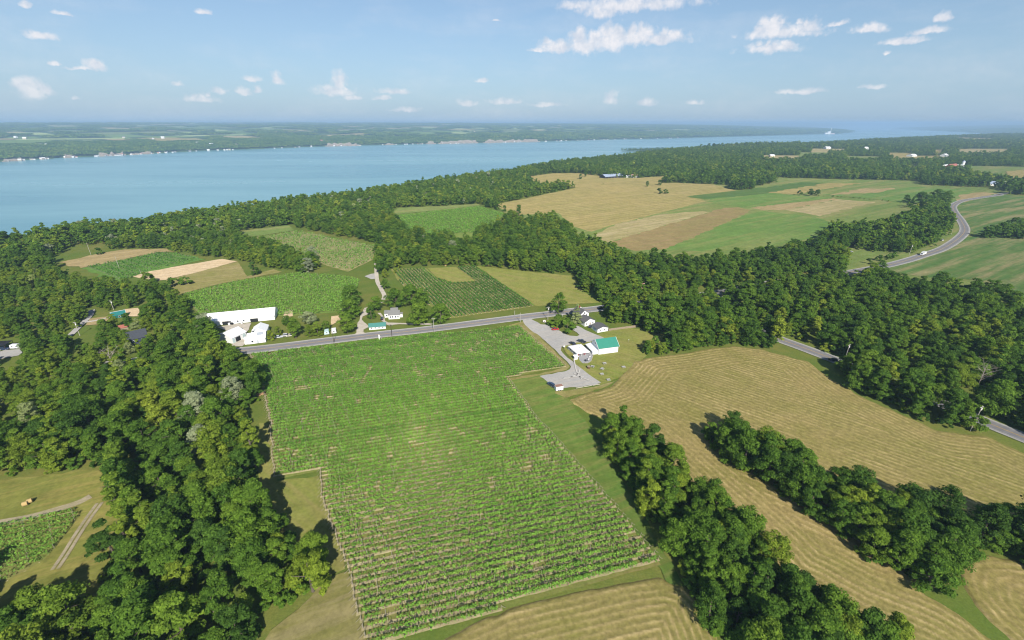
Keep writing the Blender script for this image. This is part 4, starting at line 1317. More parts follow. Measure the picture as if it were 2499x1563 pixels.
def bare_tree(x, y, h, seed, label):
    rg = np.random.default_rng(seed)
    t = empty('bare_tree', (x, y, 0), rg.uniform(0, 6))
    tag(t, label, 'dead tree')
    mb = MB().cyl((0, 0, 0), (0, 0, h * .45), .24, .16, 7).cyl((0, 0, h * .45), (.3, .1, h * .8), .16, .06, 6)
    mb.build('trunk', DEAD, t)
    br = MB()
    for k in range(16):
        z0 = h * rg.uniform(.3, .75)
        a, L_ = rg.uniform(0, 6.283), h * rg.uniform(.18, .36)
        e = Vector((L_ * math.cos(a), L_ * math.sin(a), z0 + L_ * rg.uniform(.5, 1.2)))
        br.cyl((0, 0, z0), e, .09, .04, 4)
        for m_ in range(4):
            f = Vector((0, 0, z0)).lerp(e, rg.uniform(.4, 1))
            br.cyl(f, f + Vector((rg.normal(0, .1 * h), rg.normal(0, .1 * h), rg.uniform(.03, .13) * h)), .045, .02, 3)
    br.build('branches', DEAD, t)


for i, (src, px_, py_, h_, lb) in enumerate([('w2', 2135, 482, 15, 'bare dead tree at the edge of the right-hand wood'), ('w2', 412, 222, 9, 'bare reddish dead tree in the thicket'), ('w6', 945, 520, 14, 'bare pale dead tree in the wood below the blue barn'),
                                             ('w5', 1890, 640, 9, 'bare dead tree beside the shadowed mown strip'), ('w2', 940, 150, 9, 'bare pale tree beside the bend of the side road')]):
    q = at(src, px_, py_)
    bare_tree(q[0], q[1], h_, 70 + i, lb)

# the far shore: woods seen as a mass, fields between them
F_farg = field_mat('light green far fields', (.26, .34, .12), (.31, .36, .15), None, .004, .1, .5)
FIELD_FAR = [F_green, F_farg, F_pale, F_hayland, F_mid]
ff_v, ff_f, ff_m = [], [], []
farrect = []
rf = np.random.default_rng(5)


def far_field(cx, cy, w, l, ang, mi):
    ca, sa = math.cos(ang), math.sin(ang)
    nx_, ny_ = max(2, int(w / 90)), max(2, int(l / 90))
    g = [((u - .5) * w, (v - .5) * l) for u in np.linspace(0, 1, nx_ + 1) for v in np.linspace(0, 1, ny_ + 1)]
    X = np.array([cx + a * ca - b_ * sa for a, b_ in g])
    Y = np.array([cy + a * sa + b_ * ca for a, b_ in g])
    Z = land_h(X, Y) + 2.5
    b0 = len(ff_v)
    ff_v.extend(zip(X, Y, Z))
    for i_ in range(nx_):
        for j_ in range(ny_):
            a = b0 + i_ * (ny_ + 1) + j_
            ff_f.append((a, a + ny_ + 1, a + ny_ + 2, a + 1))
            ff_m.append(mi)
    farrect.append((cx, cy, max(w, l) * .62, w, l, ang))


tries = 0
while len(farrect) < 460 and tries < 9000:
    tries += 1
    px_ = rf.uniform(-300, 2000)
    u_, v_, _w = ray(*spx('d', px_, 330))
    rad_ = 3600 + 11500 * rf.random() ** 1.35
    q = np.array([u_, v_]) / math.hypot(u_, v_) * rad_
    if not in_poly(FAR, q[0:1], q[1:2])[0]:
        continue
    dsh = float(dist_line(FSH, q[0:1], q[1:2])[0])
    if dsh < 1000 or (px_ > 1350 and rf.random() < .6):
        continue
    w_, l_ = rf.uniform(220, 760), rf.uniform(160, 420)
    if any(math.hypot(q[0] - a[0], q[1] - a[1]) < (a[2] + max(w_, l_) * .62) * .6 for a in farrect):
        continue
    far_field(q[0], q[1], w_, l_, math.radians(52 + rf.choice([0, 90]) + rf.normal(0, 3)), int(rf.choice(5, p=[.33, .27, .14, .13, .13])))
me = np_mesh('far_fields', np.array(ff_v), np.array(ff_f), midx=ff_m)
tag(link('far_fields', me, None, FIELD_FAR), kind='structure')
CL = []
for k in range(4):
    rg = np.random.default_rng(300 + k)
    nl = 26
    C = np.stack([rg.normal(0, 17, nl), rg.normal(0, 17, nl), rg.uniform(5, 11, nl)], 1)
    li = rg.integers(0, nl, 420)
    dv = rg.normal(0, 1, (420, 3))
    dv[:, 2] = np.abs(dv[:, 2])
    dv /= np.linalg.norm(dv, axis=1)[:, None]
    P_ = C[li] + dv * np.array([6.5, 6.5, 5])
    V_, F_ = leaf_quads(P_, dv + np.array([0, 0, .4]), np.full(420, 5.2), rg, .4, .8)
    me = np_mesh('tree_clump', V_, F_, fattr={'tint': np.clip(.5 * rg.random(nl)[li] + .5 * rg.random(420), 0, 1)})
    me.materials.append(LEAF)
    CL.append(me)
cp = []
for r0, r1, sp in ((1500, 5200, 34), (5200, 9000, 52), (9000, 15000, 95)):
    x, y = scatter(-r1, r1, 0, r1, sp)
    k = (np.hypot(x, y) > r0) & (np.hypot(x, y) < r1) & in_view(x, y, 0, 150)
    x, y = x[k], y[k]
    k = in_poly(FAR, x, y) | in_poly(RLA, x, y)
    x, y = x[k], y[k]
    h = land_h(x, y)
    k = (h > -56) & (h < 112)
    x, y, h = x[k], y[k], h[k]
    ok = np.ones(len(x), bool)
    for (cx, cy, rad, w_, l_, an) in farrect:
        b_ = np.nonzero(np.hypot(x - cx, y - cy) < rad + 90)[0]
        u_ = (x[b_] - cx) * math.cos(an) + (y[b_] - cy) * math.sin(an)
        v_ = -(x[b_] - cx) * math.sin(an) + (y[b_] - cy) * math.cos(an)
        ok[b_[(np.abs(u_) < w_ / 2 + 55) & (np.abs(v_) < l_ / 2 + 55)]] = False
    dsh = np.minimum(dist_line(FSH, x, y), dist_line(RSH, x, y))
    ok &= (dsh < 900) | (vnoise(x, y, 420, 17) > .33)
    cp.append(np.stack([x[ok], y[ok], h[ok], np.full(ok.sum(), sp / 34)], 1))
cp = np.vstack(cp)
m_ = len(cp)
tree_stuff('far_shore_woods', cp[:, :3], np.minimum(1.5, cp[:, 3]) * R.uniform(.8, 1.2, m_), R.uniform(0, 6.283, m_), np.clip(R.normal(.42, .18, m_), 0, .8), R.integers(0, 4, m_), CL,
           'hazy blue green woods covering the far shore of the lake')

# ------------------------------------------------------------------ vineyards
VINE = leaf_mat('vine foliage', [(0.0, (.068, .185, .030)), (.5, (.148, .298, .044)), (1.0, (.22, .36, .064))], .5, 1.5, .42)
POST = plain('weathered trellis wood', (.30, .26, .20), .85, var=.2, scale=4)
VTRUNK = plain('vine trunk bark', (.10, .075, .055), .9, var=.2)
VSOIL = field_mat('bleached strip below the vines', (.37, .31, .175), (.44, .375, .22), (.20, .21, .07), .09, 1.6, .45, None, .2)


def cut_line(P, n_off, ang):
    """intervals of the line {p . normal = n_off} inside polygon P, as distances along the row direction"""
    a = math.radians(ang)
    t, nn = np.array([math.cos(a), math.sin(a)]), np.array([-math.sin(a), math.cos(a)])
    s = []
    for i in range(len(P)):
        p, q = P[i], P[(i + 1) % len(P)]
        dp, dq = p @ nn - n_off, q @ nn - n_off
        if (dp > 0) != (dq > 0):
            k = dp / (dp - dq)
            s.append((p + (q - p) * k) @ t)
    s.sort()
    return [(s[i], s[i + 1]) for i in range(0, len(s) - 1, 2)], t, nn


SOILV, SOILF = [], []


def vine_leaves(s0, s1, org, t, nn, per_m, size, vig_fn, hi=1.75, lo=.75, wid=.42, jit=.45):
    nl = int((s1 - s0) * per_m)
    s = R.uniform(s0, s1, nl)
    X, Y = org[0] + t[0] * s, org[1] + t[1] * s
    vg = vig_fn(X, Y, s)
    k = R.random(nl) < vg
    s, vg = s[k], vg[k]
    nl = len(s)
    lat = R.normal(0, wid, nl) * (.55 + .6 * vg)
    z = lo + (hi - lo) * R.beta(2.0, 1.3, nl) * (.72 + .38 * vg)
    droop = R.random(nl) < .22
    lat = np.where(droop, lat * 1.7, lat)
    z = np.where(droop, z * .62, z)
    P = np.stack([org[0] + t[0] * s + nn[0] * lat, org[1] + t[1] * s + nn[1] * lat, z + .05], 1)
    nr_ = np.stack([nn[0] * lat * 1.6, nn[1] * lat * 1.6, np.full(nl, .75)], 1)
    V, F = leaf_quads(P, nr_, np.full(nl, size), R, jit, .8)
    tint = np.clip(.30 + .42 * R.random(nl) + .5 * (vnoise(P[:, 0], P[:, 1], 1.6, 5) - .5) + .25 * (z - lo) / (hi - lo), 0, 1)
    return V, F, tint


def big_vig(X, Y, s):
    v = .47 + .58 * smooth(95, 175, Y) + .30 * smooth(-45, 20, X) * (1 - smooth(110, 160, Y))
    v = v + (vnoise(X, Y, 9, 31) - .5) * .42 + (vnoise(X, Y, 30, 32) - .5) * .36
    v = v - .8 * (vnoise(X, Y, 3.4, 33) > .84)
    gap = ((s + 300) / 1.55) % 1.0
    v = v * (.74 + .40 * np.exp(-((gap - .5) / .27) ** 2))
    return np.clip(v, .04, 1)


MV = poly('d', [(592, 842), (900, 806), (1226, 773), (1335, 868), (1196, 893), (1260, 985), (1330, 1062), (1400, 1142), (1480, 1236), (1560, 1335), (940, 1510), (870, 1530), (845, 1440), (822, 1340), (762, 1180), (756, 1112),
                (650, 1135), (645, 1060), (641, 1000), (618, 905)])
ANG = 15.2
a_ = math.radians(ANG)
nvec = np.array([-math.sin(a_), math.cos(a_)])
offs = np.arange((MV @ nvec).min() + .5, (MV @ nvec).max() - .2, 2.2)
rows = []
for o_ in offs:
    iv, t_, n_ = cut_line(MV, o_, ANG)
    for s0, s1 in iv:
        if s1 - s0 > 6:
            rows.append((o_, s0, s1))
patch('vineyard_ground', MV, F_vine, amp=.3)
GZ = .46
for ri, (o_, s0, s1) in enumerate(rows):
    org = n_ * o_
    mid = org + t_ * (s0 + s1) / 2
    s0 += R.uniform(-.4, .4)
    s1 += R.uniform(-.4, .4)
    near_ = smooth(330, 90, np.hypot(*mid))
    t = empty('vine_row', (mid[0], mid[1], GZ), 0)
    tag(t, f'vine row of the big front vineyard, {ordinal(ri)} counted from the bottom edge', 'vine row', 'vine rows of the big front vineyard')
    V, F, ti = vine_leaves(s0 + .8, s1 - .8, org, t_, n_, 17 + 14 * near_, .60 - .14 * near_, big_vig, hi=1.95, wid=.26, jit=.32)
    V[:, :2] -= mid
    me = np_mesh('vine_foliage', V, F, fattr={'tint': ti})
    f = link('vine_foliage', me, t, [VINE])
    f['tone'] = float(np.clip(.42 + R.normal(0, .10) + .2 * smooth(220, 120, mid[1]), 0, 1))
    f['kind'] = 'stuff'
    mb, mt = MB(), MB()
    for k in range(int((s1 - s0) / 6.2) + 1):
        s_ = min(s0 + k * 6.2, s1)
        q = org + t_ * s_ - mid
        h_ = 2.05 + R.uniform(-.1, .25)
        mb.box(q[0] - .055, q[1] - .055, -.1, q[0] + .055, q[1] + .055, h_)
    mb.build('trellis_posts', POST, t)['kind'] = 'stuff'
    for s_ in np.arange(s0 + .8, s1, 1.55):
        q = org + t_ * (s_ + R.uniform(-.1, .1)) - mid
        w_ = .045
        mt.prism([(q[0] - w_, q[1] - w_, 0), (q[0] + w_, q[1] - w_, 0), (q[0], q[1] + w_, 0)], [(q[0] - w_, q[1] - w_, 1.05), (q[0] + w_, q[1] - w_, 1.05), (q[0], q[1] + w_, 1.05)])
    mt.build('vine_trunks', VTRUNK, t)['kind'] = 'stuff'
    for s_, sg in ((s0, -1), (s1, 1)):
        q = org + t_ * s_ - mid
        MB().cyl((q[0], q[1], -.1), (q[0] + sg * t_[0] * .25, q[1] + sg * t_[1] * .25, 1.75), .06, .05, 6).cyl((q[0] + sg * t_[0] * 1.5, q[1] + sg * t_[1] * 1.5, .04), (q[0] + sg * t_[0] * .2, q[1] + sg * t_[1] * .2, 1.35), .05, .05, 5).build('end_post', POST, t)
    k = int((s1 - s0) / 2.2) + 2
    ss = np.linspace(s0 - .5, s1 + .5, k)
    wv = .46 + R.uniform(-.16, .16, k)
    b0 = len(SOILV)
    for s_, w_ in zip(ss, wv):
        q = org + t_ * s_
        SOILV.append((q[0] - n_[0] * w_, q[1] - n_[1] * w_, GZ))
        SOILV.append((q[0] + n_[0] * w_, q[1] + n_[1] * w_, GZ))
    SOILF += [(b0 + 2 * i, b0 + 2 * i + 2, b0 + 2 * i + 3, b0 + 2 * i + 1) for i in range(k - 1)]
tag(link('bare_soil_strip', np_mesh('bare_soil_strip', SOILV, SOILF), None, [VSOIL]), kind='structure')


def mid_rows(P, ang, sp, per_m, size, label, group, vig, tone, soil=None, posts=6.5, stuff=True, hi=1.7, zg=.3):
    a = math.radians(ang)
    nv = np.array([-math.sin(a), math.cos(a)])
    VV, FF, TI, b0 = [], [], [], 0
    pb = MB()
    sv, sf = [], []
    nrow = 0
    for o_ in np.arange((P @ nv).min() + .6, (P @ nv).max() - .3, sp):
        iv, t_, n_ = cut_line(P, o_, ang)
        for s0, s1 in iv:
            if s1 - s0 < 5:
                continue
            org = n_ * o_
            mid = org + t_ * (s0 + s1) / 2
            V, F, ti = vine_leaves(s0, s1, org, t_, n_, per_m, size, vig, hi=hi, wid=.30)
            V[:, 2] += zg
            if soil:
                k = len(sv)
                for s_ in (s0, s1):
                    q = org + t_ * s_
                    sv += [(q[0] - n_[0] * soil, q[1] - n_[1] * soil, zg + .05), (q[0] + n_[0] * soil, q[1] + n_[1] * soil, zg + .05)]
                sf.append((k, k + 2, k + 3, k + 1))
            if stuff:
                VV.append(V)
                FF.append(F + b0)
                TI.append(ti)
                b0 += len(V)
                for s_ in np.arange(s0, s1, posts):
                    q = org + t_ * s_
                    pb.box(q[0] - .05, q[1] - .05, 0, q[0] + .05, q[1] + .05, 1.95 + zg)
            else:
                t = empty('vine_row', (mid[0], mid[1], 0))
                tag(t, label.format(ordinal(nrow)), 'vine row', group)
                V[:, :2] -= mid
                f = link('vine_foliage', np_mesh('vine_foliage', V, F, fattr={'tint': ti}), t, [VINE])
                f['tone'] = float(tone + R.normal(0, .08))
                f['kind'] = 'stuff'
                mb = MB()
                for s_ in np.arange(s0, s1, posts):
                    q = org + t_ * s_ - mid
                    mb.box(q[0] - .05, q[1] - .05, 0, q[0] + .05, q[1] + .05, 1.9 + zg)
                mb.build('trellis_posts', POST, t)['kind'] = 'stuff'
                nrow += 1
    if stuff:
        o = link('vine_rows', np_mesh('vine_rows', np.vstack(VV), np.vstack(FF), fattr={'tint': np.concatenate(TI)}), None, [VINE])
        o['tone'] = tone
        tag(o, label, None, None, 'stuff')
        o2 = pb.build('trellis_posts', POST, o)
        o2['kind'] = 'stuff'
    if sv:
        tag(link('bare_soil_strip', np_mesh('bare_soil_strip', sv, sf), None, [VSOIL]), kind='structure')


def even_vig(lo_, amp, sc=14, seed=51):
    return lambda X, Y, s: np.clip(lo_ + (vnoise(X, Y, sc, seed) - .5) * amp + (vnoise(X, Y, 3, seed + 1) - .5) * .5, .03, 1)


def dirang(src, p, q):
    A, B = at(src, *p), at(src, *q)
    return math.degrees(math.atan2(B[1] - A[1], B[0] - A[0]))


V3 = poly('z8', [(455, 600), (675, 590), (752, 660), (862, 692), (1045, 682), (905, 580), (1015, 572), (1432, 850), (830, 935), (510, 692)])
mid_rows(V3, dirang('z8', (1020, 570), (1440, 850)), 2.7, 10, .8, 'vine row of the diagonal vineyard beyond the road, {} from its right side', 'diagonal vine rows beyond the road', even_vig(.88, .5), .12, .35, stuff=False)
V2 = poly('z7', [(1785, 374), (2050, 327), (2230, 354), ('z8', 0, 370), ('z8', 340, 432), ('z8', 305, 530), ('z8', 140, 608), ('z8', 0, 570), (2185, 530), (2120, 465, 10)])
mid_rows(V2, dirang('z8', (0, 470), (300, 500)), 2.9, 4.2, .95, 'olive green vineyard sloping below the shore wood', None, even_vig(.62, .6), .45, .5)
V1 = poly('d', [(430, 698), (560, 667), (700, 647), (795, 652), (850, 662), (822, 722, 8), (805, 737), (700, 745), (480, 751)])
mid_rows(V1, dirang('d', (480, 751), (805, 737)), 2.4, 6.0, .80, 'bright green vineyard behind the long white barn', None, even_vig(.95, .5), .62)
V5 = poly('z8', [(470, 222), (1050, 157), (1225, 208), (1050, 290, 8), (700, 310, 8), (565, 290, 8)])
mid_rows(V5, dirang('z8', (470, 222), (1050, 157)), 3.2, 3.6, 1.15, 'vineyard in the clearing beside the pale hay meadow', None, even_vig(.8, .4), .50)
V6 = poly('w5', [(-200, 745), (0, 705), (300, 640), (560, 590), (575, 625), (500, 720), (400, 850), (330, 930), (200, 1010), (0, 1120), (-200, 1200)])
mid_rows(V6, dirang('w5', (0, 800), (460, 700)), 2.2, 20, .46, 'vine row of the small lower left vineyard, {} from the near end', 'vine rows at lower left', even_vig(.9, .3, 8), .70, .42, stuff=False)
patch('vineyard_ground', V6, F_vine, amp=.2, clear=False)
# young orchard plot in the fields by the lake
V7 = poly('z7', [(600, 575), (880, 522), (1090, 478), (1225, 480), (1400, 522), (990, 615), (860, 645, 4)])
mid_rows(V7, dirang('z7', (560, 580), (1090, 474)), 3.0, 2.6, 1.0, 'low leafy green crop rows beside the pale ploughed plot', None, even_vig(.75, .5), .15, hi=1.1)

# ------------------------------------------------------------------ buildings
WHITE = plain('white painted boards', (.78, .78, .76), .55, var=.05, scale=.8)
WROOF = ribbed('white sheet roofing', (.80, .80, .79), 0, .9)
WROOFY = ribbed('white sheet roofing across', (.80, .80, .79), 1, .9)
GROOF = ribbed('green sheet roofing', (.042, .23, .165), 0, .6)
GROOF2 = ribbed('dark green sheet roofing', (.018, .16, .15), 0, .6)
GTEAL = ribbed('grey green sheet roofing', (.07, .22, .19), 0, .6)
SHING = ribbed('grey asphalt shingles', (.115, .115, .115), 1, .35, .9)
SHINGL = ribbed('light grey asphalt shingles', (.20, .20, .19), 1, .35, .9)
TRIMW = plain('white trim paint', (.80, .80, .80), .5, var=.03)
GLASS = plain('dark window glass', (.03, .04, .055), .12, var=.2, spec=.6)
DARK = plain('near black parts and opening shade', (.02, .022, .025), .8)  # black parts; also painted shade inside barn openings
DGREEN = plain('dark green boards', (.018, .12, .105), .6)
NAVY = plain('slate blue boards', (.045, .055, .095), .7)
RUST = plain('faded red sheet roofing', (.34, .12, .085), .7, var=.25)
GREYM = plain('blue grey sheet roofing', (.33, .39, .50), .4)
CONC = plain('concrete', (.33, .32, .30), .85)
BRICKC = plain('red brown boards', (.33, .07, .05), .7)
WOOD = plain('weathered wood', (.30, .24, .17), .85, var=.25)
PINK = plain('pale red roof', (.50, .28, .24), .7)
CANVAS = plain('white tent canvas', (.82, .82, .80), .7, var=.03)


def window(parent, x, y, z, w, h, face, frame=TRIMW, sill=False):
    """a window on a wall: face 0 front (-y), 1 right (+x), 2 back, 3 left (-x)"""
    g, f = MB(), MB()
    t = .09
    if face in (0, 2):
        s_ = -1 if face == 0 else 1
        a, b_ = sorted((y, y + s_ * .05))
        f.box(x - w / 2 - t, a, z - t, x + w / 2 + t, b_, z).box(x - w / 2 - t, a, z + h, x + w / 2 + t, b_, z + h + t)
        f.box(x - w / 2 - t, a, z, x - w / 2, b_, z + h).box(x + w / 2, a, z, x + w / 2 + t, b_, z + h)
        a2, b2 = sorted((y, y + s_ * .025))
        g.box(x - w / 2, a2, z, x + w / 2, b2, z + h)
    else:
        s_ = 1 if face == 1 else -1
        a, b_ = sorted((x, x + s_ * .05))
        f.box(a, y - w / 2 - t, z - t, b_, y + w / 2 + t, z).box(a, y - w / 2 - t, z + h, b_, y + w / 2 + t, z + h + t)
        f.box(a, y - w / 2 - t, z, b_, y - w / 2, z + h).box(a, y + w / 2, z, b_, y + w / 2 + t, z + h)
        a2, b2 = sorted((x, x + s_ * .025))
        g.box(a2, y - w / 2, z, b2, y + w / 2, z + h)
    fo = f.build('window', frame, parent)
    g.build('pane', GLASS, fo)
    return fo


def door(parent, x, y, w, h, face, mat):
    m_ = MB()
    if face in (0, 2):
        s_ = -1 if face == 0 else 1
        a, b_ = sorted((y, y + s_ * .06))
        m_.box(x - w / 2, a, .02, x + w / 2, b_, h)
    else:
        s_ = 1 if face == 1 else -1
        a, b_ = sorted((x, x + s_ * .06))
        m_.box(a, y - w / 2, .02, b_, y + w / 2, h)
    return m_.build('door', mat, parent)


def gable(parent, x0, y0, L, D, wh, rh, ridge, wall, roof, over=.35, z0=0.0, th=.14, trim=None, wname='wall', rname='roof'):
    """walls and a pitched roof in the parent's own axes; ridge 'x' runs along the front, 'y' runs away from it"""
    w = MB()
    if ridge == 'x':
        for xa, xb in ((x0, x0 + L),):
            w.prism([(xa, y0, z0), (xa, y0 + D, z0), (xa, y0 + D, z0 + wh), (xa, y0 + D / 2, z0 + wh + rh), (xa, y0, z0 + wh)],
                    [(xb, y0, z0), (xb, y0 + D, z0), (xb, y0 + D, z0 + wh), (xb, y0 + D / 2, z0 + wh + rh), (xb, y0, z0 + wh)])
    else:
        w.prism([(x0 + L, y0, z0), (x0, y0, z0), (x0, y0, z0 + wh), (x0 + L / 2, y0, z0 + wh + rh), (x0 + L, y0, z0 + wh)],
                [(x0 + L, y0 + D, z0), (x0, y0 + D, z0), (x0, y0 + D, z0 + wh), (x0 + L / 2, y0 + D, z0 + wh + rh), (x0 + L, y0 + D, z0 + wh)])
    w.build(wname, wall, parent)
    half = (D if ridge == 'x' else L) / 2
    sl = rh / half
    zt = z0 + wh + rh + .02
    ro = MB()
    for sg in (-1, 1):
        e = half + over
        prof = [(0, zt), (sg * e, zt - sl * e), (sg * e, zt - sl * e + th), (0, zt + th)]
        if ridge == 'x':
            a = [(x0 - over, y0 + D / 2 + p_[0], p_[1]) for p_ in prof]
            b_ = [(x0 + L + over, y0 + D / 2 + p_[0], p_[1]) for p_ in prof]
        else:
            a = [(x0 + L / 2 + p_[0], y0 - over, p_[1]) for p_ in prof]
            b_ = [(x0 + L / 2 + p_[0], y0 + D + over, p_[1]) for p_ in prof]
        ro.prism(a, b_)
    r = ro.build(rname, roof, parent)
    if trim:
        tb = MB()
        for sg in (-1, 1):
            e = half + over
            for k in (0, 1):
                if ridge == 'x':
                    xx = x0 - over - .12 if k == 0 else x0 + L + over
                    tb.prism([(xx, y0 + D / 2, zt - .12), (xx, y0 + D / 2 + sg * e, zt - sl * e - .12), (xx, y0 + D / 2 + sg * e, zt - sl * e + th + .05), (xx, y0 + D / 2, zt + th + .05)],
                             [(xx + .12, y0 + D / 2, zt - .12), (xx + .12, y0 + D / 2 + sg * e, zt - sl * e - .12), (xx + .12, y0 + D / 2 + sg * e, zt - sl * e + th + .05), (xx + .12, y0 + D / 2, zt + th + .05)])
                else:
                    yy = y0 - over - .12 if k == 0 else y0 + D + over
                    tb.prism([(x0 + L / 2, yy, zt - .12), (x0 + L / 2 + sg * e, yy, zt - sl * e - .12), (x0 + L / 2 + sg * e, yy, zt - sl * e + th + .05), (x0 + L / 2, yy, zt + th + .05)],
                             [(x0 + L / 2, yy + .12, zt - .12), (x0 + L / 2 + sg * e, yy + .12, zt - sl * e - .12), (x0 + L / 2 + sg * e, yy + .12, zt - sl * e + th + .05), (x0 + L / 2, yy + .12, zt + th + .05)])
        tb.build('verge_trim', trim, r)
    return r


def base(a, b_, z=.42):
    """local frame from two front corners at ground level"""
    A, B = at(*a), at(*b_)
    return (A[0], A[1], z), math.atan2(B[1] - A[1], B[0] - A[0]), float(np.hypot(*(B - A)[:2]))


def building(name, a, b_, label, cat, z=.05):
    loc, yaw, L = base(a, b_)
    t = empty(name, (loc[0], loc[1], z), yaw)
    tag(t, label, cat)
    return t, L


ZB = .05
# the winery barn with its green roof
t, L = building('barn', ('z12', 855, 1295), ('z12', 1300, 1235), 'white winery barn with bright green metal roof beside the white tent', 'barn')
gable(t, 0, 0, 12, 9.6, 4.2, 3.3, 'x', WHITE, GROOF, .4, trim=TRIMW)
an = MB().prism([(-3.4, .8, 0), (0, .8, 0), (0, .8, 2.9), (-3.4, .8, 2.2)], [(-3.4, 9.9, 0), (0, 9.9, 0), (0, 9.9, 2.9), (-3.4, 9.9, 2.2)]).build('annex', WHITE, t)
MB().prism([(-3.7, .5, 2.2), (0, .5, 2.94), (0, .5, 3.06), (-3.7, .5, 2.32)], [(-3.7, 10.3, 2.2), (0, 10.3, 2.94), (0, 10.3, 3.06), (-3.7, 10.3, 2.32)]).build('annex_roof', WROOFY, t)
for yy in (3.0, 4.6, 6.6):
    window(t, -3.4, yy, .9, .8, 1.2, 3)
door(t, -3.4, 8.4, 1.0, 2.0, 3, DARK)
window(t, 0, 4.8, 4.6, .9, 1.1, 3)
for k in (2, 10.2):
    MB().box(12.0, k - .5, .02, 12.06, k + .5, 2.0) if False else None
MB().box(-.14, .10, 0, -.02, .30, 4.0).box(.06, -.14, 0, .20, -.02, 4.0).build('downpipe', TRIMW, t)

# white two-peaked tent
cW, cS, cE, cN = at('z12', 155, 1085, 2.35), at('z12', 365, 1268, 2.35), at('z12', 665, 1222, 2.35), at('z12', 455, 1040, 2.35)
o0 = (cS[0], cS[1], .43)
t = empty('event_tent', o0, 0)
tag(t, 'white peaked canopy tent open to the patio beside the winery barn', 'tent')
lw, ls, le, ln_ = [np.array([q[0] - o0[0], q[1] - o0[1], 1.95]) for q in (cW, cS, cE, cN)]
pk1 = (lw * .28 + ls * .22 + le * .22 + ln_ * .28) + np.array([0, 0, 2.1])
pk1, pk2 = (lw * .33 + ln_ * .33 + ls * .17 + le * .17) + np.array([0, 0, 1.9]), (lw * .17 + ln_ * .17 + ls * .33 + le * .33) + np.array([0, 0, 1.9])
sad = (pk1 + pk2) / 2 - np.array([0, 0, .55])
mw, me_ = (lw + ls) / 2, (ln_ + le) / 2
rings = []
for k_, (pk, q) in enumerate(((pk1, [lw, mw, sad, me_, ln_]), (pk2, [mw, ls, le, me_, sad]))):
    n_ = len(q)
    prev = [pk] * n_
    lev = []
    for tt in (.25, .55, .8, 1.0):
        lev.append([pk * (1 - tt) + qq * tt - np.array([0, 0, .42 * math.sin(math.pi * tt) * (1 if qq is not sad else .3)]) for qq in q])
    rings.append((pk, lev, k_))
cv, cf_ = [], []
for pk, lev, k_ in rings:
    b0 = len(cv)
    cv.append(tuple(pk))
    for l_ in lev:
        cv += [tuple(q) for q in l_]
    n_ = len(lev[0])
    seq = range(n_)
    for i_ in seq:
        j_ = (i_ + 1) % n_
        cf_.append((b0, b0 + 1 + i_, b0 + 1 + j_))
        for r_ in range(3):
            cf_.append((b0 + 1 + r_ * n_ + i_, b0 + 1 + (r_ + 1) * n_ + i_, b0 + 1 + (r_ + 1) * n_ + j_, b0 + 1 + r_ * n_ + j_))
cm = bpy.data.meshes.new('canopy')
cm.from_pydata(cv, [], cf_)
cm.update()
link('canopy', cm, t, [CANVAS])
va = MB()
for a, b_ in ((lw, ls), (ls, le), (le, ln_), (ln_, lw)):
    va.face_set([a, b_, b_ - np.array([0, 0, .28]), a - np.array([0, 0, .28])], [(0, 1, 2, 3)])
va.build('valance', CANVAS, t)
for q in (lw, ls, le, ln_, ls * .66 + le * .34, ls * .33 + le * .67, (ln_ + le) / 2, (lw + ls) / 2, (lw + ln_) / 2):
    MB().cyl((q[0], q[1], 0), (q[0], q[1], 1.95), .07, .07, 6).build('pole', TRIMW, t)
dsw = ls - lw
for k in range(5):
    a, b_ = lw + dsw * (k / 5 + .015), lw + dsw * ((k + 1) / 5 - .015)
    sw = MB().face_set([(a[0], a[1], 0), (b_[0], b_[1], 0), (b_[0], b_[1], 1.7), (a[0], a[1], 1.7)], [(0, 1, 2, 3)]).build('side_wall', CANVAS, t)
    out_ = np.array([-dsw[1], dsw[0], 0])
    out_ = out_ / np.linalg.norm(out_) * (-.03 if out_ @ (ln_ - lw) > 0 else .03)
    a2, b2 = a + (b_ - a) * .14 + out_, a + (b_ - a) * .86 + out_
    MB().face_set([(a2[0], a2[1], .55), (b2[0], b2[1], .55), (b2[0], b2[1], 1.45), (a2[0], a2[1], 1.45)], [(0, 1, 2, 3)]).build('side_window', DARK, sw)
REDC = plain('dark red cloth', (.28, .03, .035), .8)
for k, q in enumerate((ls * .62 + le * .18 + lw * .2, ls * .3 + le * .5 + ln_ * .2, ls * .35 + le * .3 + ln_ * .2 + lw * .15)):
    tb = empty('round_table', (o0[0] + q[0], o0[1] + q[1], .43))
    tag(tb, ['red covered table under the tent at its left front pole', 'red covered table under the tent at its right front pole', 'red covered table in the middle of the tent'][k], 'table', 'tables under the tent')
    MB().cyl((0, 0, .68), (0, 0, .74), .85, .85, 14).build('table_top', REDC, tb)
    MB().cyl((0, 0, 0), (0, 0, .68), .82, .80, 14).build('table_cloth', REDC, tb)

# small white booth at the tent's front corner
q = at('z12', 330, 1400)
t = empty('ticket_booth', (q[0], q[1], .33), math.radians(15))
tag(t, 'small white booth with sloping white roof at the corner of the tent', 'booth')
MB().box(-1.0, -.6, 0, 1.0, .8, 1.75).build('wall', WHITE, t)
MB().prism([(-1.35, -.9, 1.75), (1.3, -.9, 1.75), (1.3, 1.0, 2.2), (-1.35, 1.0, 2.2)], [(-1.35, -.9, 1.85), (1.3, -.9, 1.85), (1.3, 1.0, 2.3), (-1.35, 1.0, 2.3)]).build('roof', TRIMW, t)
MB().box(-1.03, -.3, .8, -1.0, .5, 1.5).build('hatch', DARK, t)

